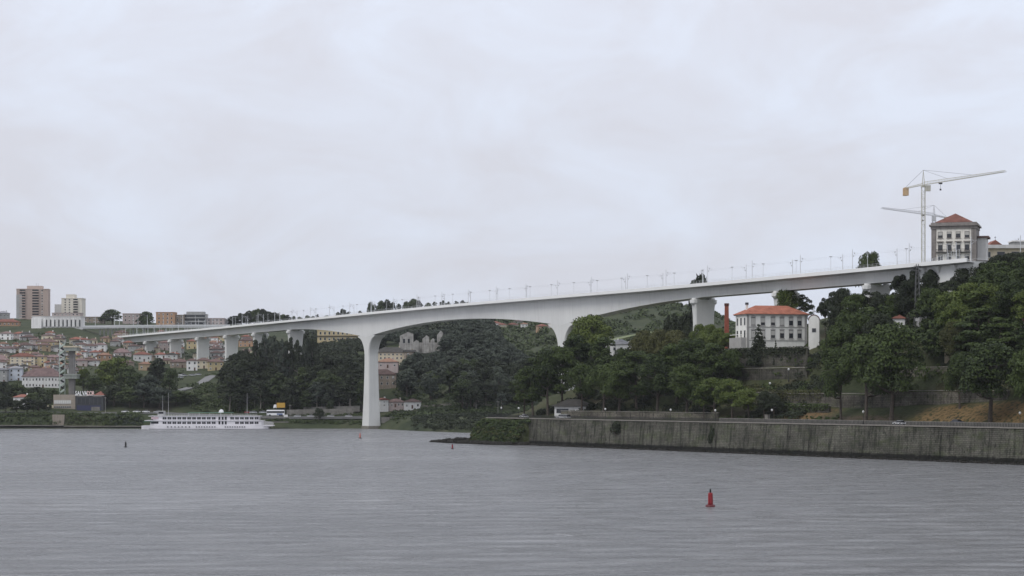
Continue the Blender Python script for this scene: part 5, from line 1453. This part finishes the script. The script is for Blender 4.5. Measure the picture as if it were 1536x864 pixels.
# river ship
def ship():
    d = 1178.0; s = d/F; x0 = (213-768)*s; x1 = (404-768)*s; L = x1-x0
    t = thing("river_cruise_ship", "long white river cruise ship with two rows of windows moored at the quay", "ship", (x0, d, 0))
    wh = M("ship_white_paint", (0.72,0.70,0.72), rough=.4, var=.04, stain=.05); gr = M("ship_green_paint", (0.10,0.22,0.16), rough=.5); bk = M("ship_dark_window", (0.015,0.016,0.02), rough=.1, var=0, spec=.5)
    hs = lambda u: (u-213)*s
    prof = [(-.2,0,1.9,.9),(1.5,1.2,2.15,2.6),(5,3.6,2.25,4.6),(10,5.0,2.3,5.4),(L-8,5.2,2.3,5.4),(L-3,4.6,2.2,5.0),(L,3.4,2.2,4.0)]
    rings = []
    for x, wb, ht, wt_ in prof: rings.append([(x, -wb-.3, -.8), (x, wb+.3, -.8), (x, wt_, ht), (x, -wt_, ht)])
    hu = MB().loft(rings).build("hull", wh, t)
    MB().loft([[(x, -wb-.55, -.02), (x, wb+.55, -.02), (x, wb+.6, .30), (x, -wb-.6, .30)] for x, wb, ht, wt_ in prof[1:]]).build("waterline_band", M("ship_boot_grey", (0.2,0.2,0.21)), hu)
    for u in list(np.arange(297, 326, 3.9)) + list(np.arange(340, 371, 3.6)) + list(np.arange(254, 288, 5.4)):
        MB().box(hs(u)-.35, hs(u)+.35, -5.62, -5.3, 1.05, 1.6).build("porthole", bk, hu)
    def deck(name, u0, u1, z0, z1, w):
        o = MB().loft([rr for rr in ([(hs(u0), -w+.8, z0), (hs(u0), w-.8, z0), (hs(u0)+.5, w-.8, z1), (hs(u0)+.5, -w+.8, z1)], [(hs(u0)+2.5, -w, z0), (hs(u0)+2.5, w, z0), (hs(u0)+2.8, w, z1), (hs(u0)+2.8, -w, z1)], [(hs(u1), -w, z0), (hs(u1), w, z0), (hs(u1), w, z1), (hs(u1), -w, z1)])]).build(name, wh, t)
        return o
    d1 = deck("main_deck_house", 227, 394, 2.32, 4.72, 5.1)
    MB().box(hs(219), hs(396), -5.45, 5.45, 4.723, 5.0).build("deck_slab", wh, d1)
    d2 = deck("upper_deck_house", 231, 389, 5.003, 7.2, 5.0)
    MB().box(hs(225), hs(392), -5.3, 5.3, 7.203, 7.45).build("deck_slab", wh, d2)
    MB().box(hs(217), hs(232), -5.2, 5.2, 4.1, 4.25).build("bow_canopy", gr, t)
    for (dk, zc) in ((d1, 3.6), (d2, 6.15)):
        us_ = list(np.arange(249, 326, 7.35)) + ([350,357.3,364.6,371.9,379.2,386.5] if dk is d2 else [357.3,364.6,371.9,379.2,386.5])
        for u in us_:
            w_ = MB().box(hs(u)-1.0, hs(u)+1.0, -5.18, -4.95, zc-.62, zc+.62).build("window", bk, dk)
            MB().box(hs(u)-.05, hs(u)+.05, -5.22, -5.183, zc-.62, zc+.62).build("mullion", wh, w_)
        for u in (331, 335.8, 340.5): MB().box(hs(u)-.5, hs(u)+.5, -5.18, -4.95, zc-.85, zc+.85).build("stair_window", bk, dk)
        MB().box(hs(229), hs(240), -5.14, -4.4, zc-.5, zc+.75).build("lounge_window", bk if dk is d1 else M("ship_pink_awning", (0.55,0.42,0.45)), dk)
    # stern terrace
    ra = MB()
    for u in np.arange(394, 412, 1.6): ra.tube((hs(u), -4.8, 2.1), (hs(u), -4.8, 4.6-.05*(u-394)), .1, n=4)
    for k in range(4): ra.tube((hs(394), -4.8, 2.6+.62*k), (hs(411), -4.6, 2.5+.5*k), .09, n=4)
    ra.box(hs(394), hs(411), -5, 5, 1.75, 2.15)
    ra.build("stern_terrace", wh, t)
    # sun deck: railing, canopy, masts
    rl = MB()
    for u in np.arange(238, 388, 2.4): rl.tube((hs(u), -5.1, 7.45), (hs(u), -5.1, 8.4), .05, n=4)
    rl.box(hs(238), hs(388), -5.14, -5.06, 8.36, 8.46)
    rl.build("sun_deck_railing", wh, t)
    MB().box(hs(283), hs(350), -3.4, 3.4, 9.1, 9.3).build("sun_canopy", gr, t)
    for u in (284, 300, 316, 332, 348): MB().tube((hs(u), -3.2, 7.45), (hs(u), -3.2, 9.098), .08, n=5).build("canopy_post", wh, t)
    MB().loft([rrect(1.4,1.4,.3,9.303,hs(332),0), rrect(1.0,1.0,.3,10.6,hs(332),0), rrect(.3,.3,.1,11.0,hs(332),0)]).build("radar_dome", wh, t)
    MB().box(hs(238), hs(247), -3, 3, 7.453, 10.2).build("wheelhouse", WC['grey'], t)
    MB().box(hs(239), hs(246.5), -3.08, -3.003, 8.6, 9.7).build("wheelhouse_window", bk, t)
    for u, h in ((244.5,14),(253,16),(371,16)): MB().tube((hs(u), -1, 7.45), (hs(u), -1, 7.45+h*.8), .07, .04, 6).build("mast", wh, t)
ship()
# pontoon gangway beside the ship's stern
t = thing("pontoon_gangway", "white canopied pontoon gangway at the ship's stern", "gangway", at(413, 629, 1190))
sc = 1190/F
MB().box(-20*sc, 20*sc, -1.2, 1.2, .9, 1.3).build("canopy", m_kerb, t)
MB().box(-22*sc, 20*sc, -1.5, 1.5, -1.8, -1.3).build("walkway", m_kerb, t)
for k in np.arange(-19, 20, 6.0): MB().tube((k*sc, -1.1, -1.3), (k*sc, -1.1, .898), .1, n=4).build("post", m_iron, t)
MB().box(13*sc, 19*sc, -1.25, -.2, 1.303, 2.6).build("notice_board", WC['white'], t)
m_ = MB()
for k in np.arange(400, 432, 5.0): m_.tube((at(k, 640, 1190)-t.location), (at(k+4, 645, 1188)-t.location), .15, n=4)
m_.build("mooring_brace", m_iron, t)
# coach, lorry, parked cars
def coach():
    p = at(413.5, 624, 1213)
    t = thing("coach", "white coach with dark window band parked on the quay road", "coach", p)
    wh = P_white; L = 27*1213/F
    MB().loft([rrect(L/2, 1.25, .2, .4), rrect(L/2, 1.25, .2, 1.6), rrect(L/2-.05, 1.2, .25, 3.3), rrect(L/2-.3, 1.0, .3, 3.5)]).build("body", wh, t)
    MB().box(-L/2+.2, L/2-.15, -1.29, -1.24, 1.75, 2.85).build("window_band", m_glass, t)
    MB().box(-L/2-.04, -L/2+.05, -1.05, 1.05, 1.5, 3.0).build("windscreen", m_glass, t)
    for x in (-3.2, 2.6, 3.7):
        for sy in (-1, 1):
            w = MB().loft([[(x+.5*math.cos(a), sy*yy, .5+.5*math.sin(a)) for a in np.linspace(0, 6.283, 13)[:-1]] for yy in (1.0, 1.28)]).build("wheel", m_tyre, t)
    MB().box(.8, 4.2, -1.285, -1.255, .7, 1.5).build("blue_panel", M("coach_blue", (0.12,0.16,0.28)), t)
coach()
p = at(421, 613.5, 1224)
t = thing("lorry", "lorry with a yellow box body parked behind the white coach", "lorry", p)
MB().box(-2.2, 2.6, -1.2, 1.2, .8, 3.6).build("box_body", M("yellow_box_body", (0.50,0.30,0.06), var=.08), t)
MB().loft([rrect(.9,1.1,.15,.5,-3.2,0), rrect(.9,1.1,.15,1.6,-3.2,0), rrect(.6,1.0,.15,2.6,-3.05,0)]).build("cab", P_white, t)
MB().box(-4.0,2.4,-.9,.9,.45,.79).build("chassis", m_dark, t)
for x in (-3.1, 1.4):
    for sy in (-1,1): MB().loft([[(x+.45*math.cos(a), sy*yy, .45+.45*math.sin(a)) for a in np.linspace(0, 6.283, 11)[:-1]] for yy in (.92, 1.15)]).build("wheel", m_tyre, t)
cw_ = car("car", "", P_white, None); cs_ = car("car", "", P_silver, None); cr_ = car("car", "", P_red, None)
def put_car(pr, key, u, v, d, label, group, rz=0.0):
    o = place(pr, key, label, group, "car", at(u, v, d), rz)
    o.location.z = max(o.location.z, ground(o.location.x, o.location.y) + .28)
for u in (446, 466, 496, 523): put_car(cw_, 'cw', u, 626, 1213, "white car parked along the quay road beside the tall pier", "white cars beside the tall pier", hr.uniform(-.2,.2))
for u in (188, 205, 219): put_car(cw_, 'cw', u, 619, 1206, "white car parked on the quay road above the ship's bow", "white cars above the ship's bow")
for u in (236, 380, 394): put_car(cs_, 'cs', u, 620, 1211, "silver car parked on the quay road behind the moored ship", "silver cars behind the ship")
put_car(cr_, 'cr', 372, 620, 1214, "dark red car parked on the quay road behind the ship", None)
for u, v in ((276,566),(288,565),(297,564),(270,568)): 
    put_car(cs_, 'cs', u, v, ground_d(u, v), "silver car parked beside the hillside road under the houses", "silver cars by the hillside road", .2)
put_car(cw_, 'cw', 273, 565, ground_d(273, 566)+8, "white car parked beside the hillside road under the houses", None)
# poles
pp = thing("utility_pole", "", "pole")
MB().tube((0,0,-2), (0,0,10), .16, .09, 6).build("post", M("weathered_pole", (0.30,0.29,0.27)), pp)
MB().box(-.7,.7,-.08,.08,9.2,9.4).build("crossbar", M("weathered_pole", (0.3,.29,.27)), pp)
for (u, vb, vt, d) in [(158,618,592,1208),(435,618,595,1210),(498,610,590,1236),(503,610,587,1236),(448,605,578,1245),(493,598,575,1250),(747,622,601,1160),(1,0,0,0)]:
    if d == 0: continue
    p = at(u, vb, d); o = place(pp, 'pp', "weathered pole standing beside the riverside road", "poles beside the riverside road", "pole", p)
    o.location.z = min(p.z, ground(p.x, p.y)); o.scale = (1,1,(vb-vt)/F*d/10)
# navigation buoys
m_bred = M("red_buoy_paint", (0.22,0.011,0.016), rough=.4, var=.15, scale=2.0); m_bblk = M("black_buoy_paint", (0.015,0.015,0.015), rough=.5); m_bpale = M("faded_red_paint", (0.50,0.19,0.16), rough=.5, var=.1)
def buoy(label, u, v, H, body, top, base, loc_d=None):
    d = CAMZ*F/(v-HOR) if loc_d is None else loc_d
    t = thing("navigation_buoy", label, "buoy", ((u-768)/F*d, d, 0))
    k = H/3.3
    MB().lathe([(.55*k,-.5*k),(.9*k,-.2*k),(.95*k,.22*k),(.62*k,.42*k)], 14).build("float", base, t, True)
    b = MB().lathe([(.52*k,.40*k),(.44*k,.7*k),(.43*k,2.4*k),(.38*k,2.62*k)], 14).build("body", body, t, True)
    MB().lathe([(.18*k,2.6*k),(.13*k,2.8*k),(.16*k,2.82*k),(.16*k,3.12*k),(.10*k,3.35*k)], 8).build("lantern", top, t, True)
    for a in range(3): MB().tube((.5*k*math.cos(a*2.1),.5*k*math.sin(a*2.1),.4*k), (.4*k*math.cos(a*2.1),.4*k*math.sin(a*2.1),2.6*k), .04*k, n=4).build("ladder_rail", body, t)
buoy("bright red navigation buoy with dark lantern floating in midstream", 1065.5, 760, 3.1, m_bred, m_bblk, M("dark_red_float", (0.10,0.012,0.016), rough=.5))
buoy("small red buoy floating just off the rock spit", 678.5, 673.5, 1.9, m_bred, m_bblk, m_bblk)
buoy("faded red buoy floating before the tall white pier", 540, 657.5, 2.6, m_bpale, m_bpale, m_bblk)
buoy("black buoy floating before the moored ship", 188.5, 671, 2.3, m_bblk, m_bblk, m_bblk)

# ------------------------------------------------------------------ village on the left hill
NAMES_W = {'white':'white','cream':'cream','yellow':'yellow','pink':'pink','grey':'grey','ochre':'ochre','orange':'orange','tan':'tan','stone':'stone','blue':'pale blue'}
NAMES_R = {'red':'red tiled roof','brown':'old brown tiled roof','orange':'orange tiled roof','pink':'weathered pink roof','dark':'dark mossy roof','grey':'grey roof'}
ST = {1:'single-storey',2:'two-storey',3:'three-storey',4:'four-storey'}
used_rect = []
def vhouse(u0, u1, ve, vb, wall, roof, rows, where, yaw=None, **kw):
    lab = "%s %s house with %s %s" % (ST[rows], NAMES_W[wall], NAMES_R[roof], where)
    used_rect.append((u0, u1, ve, vb))
    house(u0, u1, ve, vb, wall, roof, lab, "houses of the hillside village", rows=rows, yaw=hr.uniform(-.25, .3) if yaw is None else yaw, **kw)
on = "on the slope left of the stair tower".replace("left of", "beside")
for a in [(-4,12,516,522,'white','orange',1,.1),(0,23,523,530,'white','pink',2,.1),(22,48,518,526,'grey','brown',2,0),(15,52,535,552,'cream','red',4,0.08),(50,68,535,550,'yellow','pink',3,0.05),
          (54,84,513,524,'yellow','brown',2,0.05),(-10,14,540,552,'cream','pink',2,.1),(84,98,508,514,'grey','dark',1,.1),(66,88,536,546,'pink','pink',2,-.1),(30,52,506,511,'grey','brown',1,0),(-6,10,555,575,'grey','grey',3,0)]:
    vhouse(*a[:7], on, a[7])
house(33, 91, 565, 582, 'white', 'pink', "long white terrace building with pink tiled roof and a row of windows", None, rows=2, yaw=0, depth=12, cols=12, name="terrace_building", cat="building", rise=5.0)
house(12, 33, 553, 572, 'blue', 'grey', "pale blue grey three-storey house at the end of the terrace building", None, rows=3, yaw=.1)
house(20, 44, 596, 604, 'white', 'red', "low white quay house with red roof among the dark trees", None, rows=1, yaw=.0, d=1226)
ab_ = "in the village behind the stair tower"
for a in [(104,124,509,518,'cream','red',1,.1),(118,134,524,533,'blue','grey',2,0),(126,146,519,528,'white','brown',2,.2),(128,148,541,549,'white','brown',2,.1),(110,130,541,549,'pink','pink',2,.1),(146,168,533,546,'orange','orange',2,.2),
          (150,164,507,513,'ochre','brown',1,0),(146,160,519,526,'white','brown',2,.1),(165,180,512,520,'grey','brown',2,.1),(170,196,529,534,'pink','pink',1,.1),(134,146,510,516,'cream','brown',1,.2),(112,128,556,563,'grey','brown',1,.2)]:
    vhouse(*a[:7], ab_, a[7])
br = "at the foot of the bridge approach piers"
for a in [(200,226,532,543,'white','red',1,.1),(208,226,546,556,'ochre','orange',1,.1),(240,262,541,546,'cream','brown',1,.3),(256,284,543,552,'stone','brown',1,.2),(280,296,541,556,'white','brown',2,.15),(294,318,541,553,'cream','brown',2,.2),(312,336,543,556,'yellow','brown',2,.25),(318,332,536,541,'white','brown',1,.2),
          (238,256,514,526,'pink','brown',2,.1),(280,296,512,524,'yellow','red',2,.1),(316,336,524,534,'grey','brown',1,.2),(314,330,516,524,'white','brown',1,.2),(358,384,511,520,'orange','brown',2,.1),(362,376,505,511,'pink','red',1,.1),(361,378,526,530,'cream','pink',1,.1),(180,200,544,552,'stone','brown',1,.1),(232,250,532,538,'white','red',1,.1),(330,346,529,534,'white','brown',1,.1)]:
    vhouse(*a[:7], br, a[7])
ws = list(WC); 
k = 0
while k < 150:
    u = hr.uniform(-30, 345); v = hr.uniform(508, 570) if u < 110 else hr.uniform(506, 548)
    w = hr.uniform(9, 20); h = hr.uniform(5.5, 10)
    if any(u-w/2 < b and u+w/2 > a and v-h < d_ and v > c_ for a, b, c_, d_ in used_rect) and hr.random() < .55: k += .2; continue
    wl_ = hr.choice(['white','cream','pink','grey','white','ochre','stone','yellow','white']); rf = hr.choice(['brown','pink','brown','red','dark','orange'])
    vhouse(u-w/2, u+w/2, v-h, v, wl_, rf, 1 if h < 7 else 2, "among the crowded hillside houses"); k += 1
# road viaduct on the left
def viaduct():
    t = thing("road_viaduct", "low grey road viaduct with slim columns crossing behind the bridge end", "viaduct")
    dd = 1700.0
    P_ = [at(118, 490.5, 1692), at(130, 490, 1698), at(180, 489.2, 1720), at(260, 488.8, 1760), at(345, 488.5, 1800)]
    R1 = [[(p.x, p.y, p.z-1.6), (p.x, p.y+9, p.z-1.6), (p.x, p.y+9, p.z), (p.x, p.y, p.z)] for p in P_]
    MB().loft(R1).build("deck", m_conc, t)
    MB().loft([[(p.x, p.y-.3, p.z-.5), (p.x, p.y-.02, p.z-.5), (p.x, p.y-.02, p.z+.9), (p.x, p.y-.3, p.z+.9)] for p in P_]).build("parapet", m_conc2, t)
    col = M("viaduct_column", (0.30,0.30,0.29), var=.1)
    for u in list(range(150, 190, 6)) + list(range(200, 330, 16)):
        d_ = float(np.interp(u, [118,130,180,260,345], [1692,1698,1720,1760,1800])) + 2
        z1 = float(np.interp(u, [118,130,180,260,345], [p.z for p in P_])) - 1.6
        x = (u-768)/F*d_; MB().box(x-.5, x+.5, d_, d_+1, ground(x, d_)-2, z1-.003).build("column", col, t)
    for u in (125, 172, 181, 192, 200, 207, 214, 221, 246, 253, 262):
        pass
    return P_
viaduct()
vl = thing("road_lamp", "", "lamp")
MB().tube((0,0,-1), (0,0,9), .2, .12, 6).build("post", m_mast, vl); MB().box(-.2,.2,-1.6,.2,8.9,9.1).build("lamp_head", m_mast, vl)
for u in (143, 172, 179, 200, 207, 221, 245, 252, 274, 293, 312):
    d_ = float(np.interp(u, [118,130,180,260,345], [1692,1698,1720,1760,1800])) + 4
    place(vl, 'vl', "white road lamp on the viaduct behind the bridge end", "lamps along the road viaduct", "lamp", at(u, 489.6, d_))
# green embankment building with white bays
t = thing("white_bay_building", "long white building with a row of tall white bays above the green embankment", "building", at(85, 492, 1690)); sc = 1690/F
MB().box(-37*sc, 37*sc, 0, 14, -4, 17*sc).build("wall", WC['white'], t)
MB().box(-37*sc, -22*sc, -2.5, -.003, -4, 14.5*sc).build("front_block", WC['white'], t)
for k in range(9):
    x = (-18 + 6.2*k)*sc
    b_ = MB().loft([[(x + a_, y_, z_) for a_, z_ in ((-1.0,1.0),(1.0,1.0),(1.0,6.9),(.5,7.8),(-.5,7.8),(-1.0,6.9))] for y_ in (-1.2, -.003)]).build("bay", WC['white'], t)
    MB().box(x+1.25, x+2.15, -.12, -.004, 1.2, 6.6).build("bay_window", m_pane, t)
MB().box(-38*sc, 38*sc, -.4, 14.3, 17*sc+.003, 17*sc+.4).build("roof_slab", WC['white'], t)
# apartment towers
def block(label, u0, u1, vt, vb, d, wall, rows, bands, yaw=0, roof=True, name="apartment_block", step=None):
    sc = d/F; uc = (u0+u1)/2; W = (u1-u0)*sc; H = (vb-vt)*sc
    t = thing(name, label, "building", at(uc, vb, d), yaw)
    wm = WC[wall]
    MB().box(-W/2, W/2, 0, 14, -14, H).build("wall", wm, t)
    if roof: MB().box(-W/2-.3, W/2+.3, -.3, 14.3, H+.003, H+.6).build("parapet", wm, t)
    fh = H/rows
    for (xa, xb, kind) in bands:
        for r in range(rows):
            z = fh*r
            if kind == 'balcony':
                f = MB().box(W*xa, W*xb, -.10, -.003, z+fh*.35, z+fh*.92).build("window", m_pane, t)
                MB().box(W*xa-.1, W*xb+.1, -1.3, -.103, z+fh*.02, z+fh*.34).build("balcony", wm, t)
            else:
                n = max(1, int((xb-xa)*W/3.2))
                for j in range(n):
                    x = W*xa + (xb-xa)*W*(j+.5)/n
                    window(t, x, z+fh*.55, 1.5, fh*.52, 0, m_frame, False, blind=hr.choice((0,0,.5)))
    return t, W, H
t, W, H = block("tall tan brick apartment block with balcony bands on the skyline", 25, 72, 434, 478, 1960, 'brick', 11, [(-.40,-.22,'balcony'),(.0,.2,'balcony'),(.28,.34,'win')], yaw=.08)
MB().box(-W*.18, W*.3, 2, 12, H+.603, H+3.4).build("penthouse", WC['brick'], t); MB().box(-W*.5, -W*.32, -1.0, -.003, -14, H-5).build("stair_shaft", WC['grey'], t)
for k in (.1, .16): MB().tube((W*k, 5, H+3.4), (W*k, 5, H+6), .1, n=4).build("antenna", m_iron, t)
t, W, H = block("pale cream apartment block with green balconies stepping up on the skyline", 92, 123, 448, 478, 1990, 'pale', 8, [(-.42,.0,'win'),(.08,.30,'balcony')], yaw=-.05)
MB().box(-W*.3, W*.1, 2, 12, H+.603, H+4.2).build("penthouse", WC['pale'], t); MB().box(-W*.85, -W*.502, 1, 13, -14, H*.72).build("lower_wing", WC['white'], t)
block("orange flats with small windows above the road viaduct", 234, 262, 469, 492, 1930, 'orange', 4, [(-.45,.45,'win')])
block("narrow brown flats beside the orange block above the viaduct", 262, 276, 473, 492, 1935, 'tan', 4, [(-.4,.4,'win')])
t, W, H = block("grey flats with glazed top storey above the road viaduct", 276, 309, 472, 494, 1940, 'grey', 4, [(-.46,.46,'balcony')])
MB().box(-W*.4, W*.4, 1, 12, H+.603, H+2.8).build("penthouse", WC['grey'], t)
block("low pinkish flats at the end of the grey block", 309, 336, 478, 492, 1945, 'pink', 3, [(-.45,.45,'win')])
block("pale pink flats between the two round green trees", 184, 210, 471, 490, 1950, 'pink', 3, [(-.45,.45,'win')])
block("brown flats beside the white bay building", 124, 152, 476, 490, 1900, 'stone', 3, [(-.45,.45,'win')])
block("small pink block in front of the cream apartment tower", 78, 120, 470, 482, 1930, 'pink', 3, [(-.46,.46,'win')])
house(-8, 28, 483, 495, 'orange', 'red', "orange house with red roof above the green embankment", None, rows=2, d=1720, yaw=.1)
house(-6, 14, 470, 482, 'grey', 'grey', "grey house with slate roof at the foot of the tan tower block", None, rows=2, d=1900, yaw=.2)
# centre: yellow building, ruins, old houses, white cottages
t, W, H = block("long pale yellow two-storey building glimpsed under the bridge girder", 476, 552, 496, 513, 1528, 'yellow', 2, [(-.48,.48,'win')], name="long_building")
MB().box(-W/2-.6, W/2+.6, -.8, -.303, H*.48, H*.56).build("eaves_band", RF['dark'], t)
def ruin():
    d = 1395.0; sc = d/F
    t = thing("ruined_house", "roofless grey ruin with gaping openings on the slope under the main span", "ruin", at(632, 527, d), .15)
    m = M("ruin_stone", (0.36,0.345,0.32), var=.35, scale=.35, stain=.4)
    for (u0, u1, v1) in ((-32,-12,498),(-12,-4,510),(2,12,503),(14,20,507),(24,33,496)):
        pts = [(u0*sc,-6),(u1*sc,-6),(u1*sc,(527-v1)*sc*.9),((u0*.4+u1*.6)*sc,(527-v1)*sc),(u0*sc,(527-v1)*sc*.8)]
        w_ = MB().loft([[(x, 0, z) for x, z in pts], [(x, .8, z) for x, z in pts]]).build("broken_wall", m, t)
    MB().box(-32*sc, 33*sc, 6, 6.8, -6, 6).build("rear_wall", m, t)
    for u in (-26, -19): MB().box((u-1.6)*sc, (u+1.6)*sc, -.1, -.003, 5.5, 8.2).build("dark_opening_panel", m_pane, t)  # flat dark panels on the wall stand in for unlit openings
    MB().box(-28*sc, -16*sc, .9, 5, 9.0, 11).build("roof_remnant", m_brick, t)
ruin()
house(562, 611, 529, 540, 'cream', 'dark', "old cream house with long dark mossy roof behind the tall pier", None, rows=2, d=1340, yaw=0, cols=8, rise=3.4, door=False)
house(608, 624, 528, 543, 'stone', 'dark', "grey stone gabled house adjoining the dark roofed house", None, rows=2, d=1336, yaw=.25, gable=True)
house(566, 597, 543, 552, 'pink', 'orange', "pinkish old house with orange roof edge behind the tall pier", None, rows=1, d=1322, yaw=0, cols=3)
house(534, 594, 562, 580, 'stone', 'brown', "tan stone house with brown roof low behind the tall pier", None, rows=2, d=1300, yaw=0, cols=7, rise=3.2)
house(570, 583, 600, 610, 'white', 'red', "white gabled cottage by the shore road next to the tall pier", None, rows=2, d=1226, yaw=.4, gable=True, cols=1, door=False)
house(580, 606, 603, 611, 'pink', 'brown', "long pinkish cottage joining the two white cottages", None, rows=1, d=1228, yaw=0, cols=5)
house(606, 631, 603, 613, 'white', 'brown', "white cottage with dark door at the end of the shore cottages", None, rows=1, d=1224, yaw=0, cols=3, chim=False)
# far houses seen under the span
far_ = "on the green far hill seen under the main span"
for (u0,u1,ve,vb,w_,r_,lab) in [(735,752,485,491,'white','red',"white house with broad red roof"),(748,760,487,493,'cream','red',"cream house with red roof"),(762,778,487,492,'pink','red',"pinkish house with red roof"),(782,792,486,493,'white','orange',"tall white house with orange roof"),(806,822,489,495,'orange','red',"orange house with red roof"),(822,834,487,494,'pink','orange',"pink house with orange roof"),(770,784,482,487,'grey','brown',"grey house with brown roof")]:
    house(u0, u1, ve, vb, w_, r_, lab + " " + far_, None, rows=2, d=ground_d((u0+u1)/2, vb), yaw=hr.uniform(-.2,.2), chim=False)
house(918, 930, 512, 519, 'white', 'grey', "white house with grey roof on the valley side behind the promontory", None, d=1390, rows=1)
# hillside wall and field strips behind the promontory
drape("field_strip", [(890,1425),(950,1436),(1000,1445),(1050,1452)], 20, M("pale_meadow", (0.13,0.15,0.065), var=.25, scale=.15), lift=.4)
drape("valley_road", [(905,1400),(950,1408),(1000,1416)], 7, M("pale_track", (0.24,0.23,0.20), var=.15), lift=.5)

# ------------------------------------------------------------------ the air
m_haze = bpy.data.materials.new("misty_air"); m_haze.use_nodes = True
n, l = nt(m_haze); n.remove(n['Principled BSDF'])
pv_ = n.new("ShaderNodeVolumePrincipled")
pv_.inputs['Color'].default_value = (0.93, 0.95, 1.0, 1); pv_.inputs['Density'].default_value = 2.9e-5
pv_.inputs['Anisotropy'].default_value = 0.2
l.new(pv_.outputs[0], n['Material Output'].inputs['Volume'])
hz = MB().box(-6500, 6500, -700, 7300, -6, 260).build("haze", m_haze); hz['kind'] = 'stuff'
for o_ in list(bpy.data.objects):          # a prototype that was never placed would carry an empty label
    if o_.parent is None and o_.get('label') == "":
        for c_ in list(o_.children_recursive): bpy.data.objects.remove(c_)
        bpy.data.objects.remove(o_)
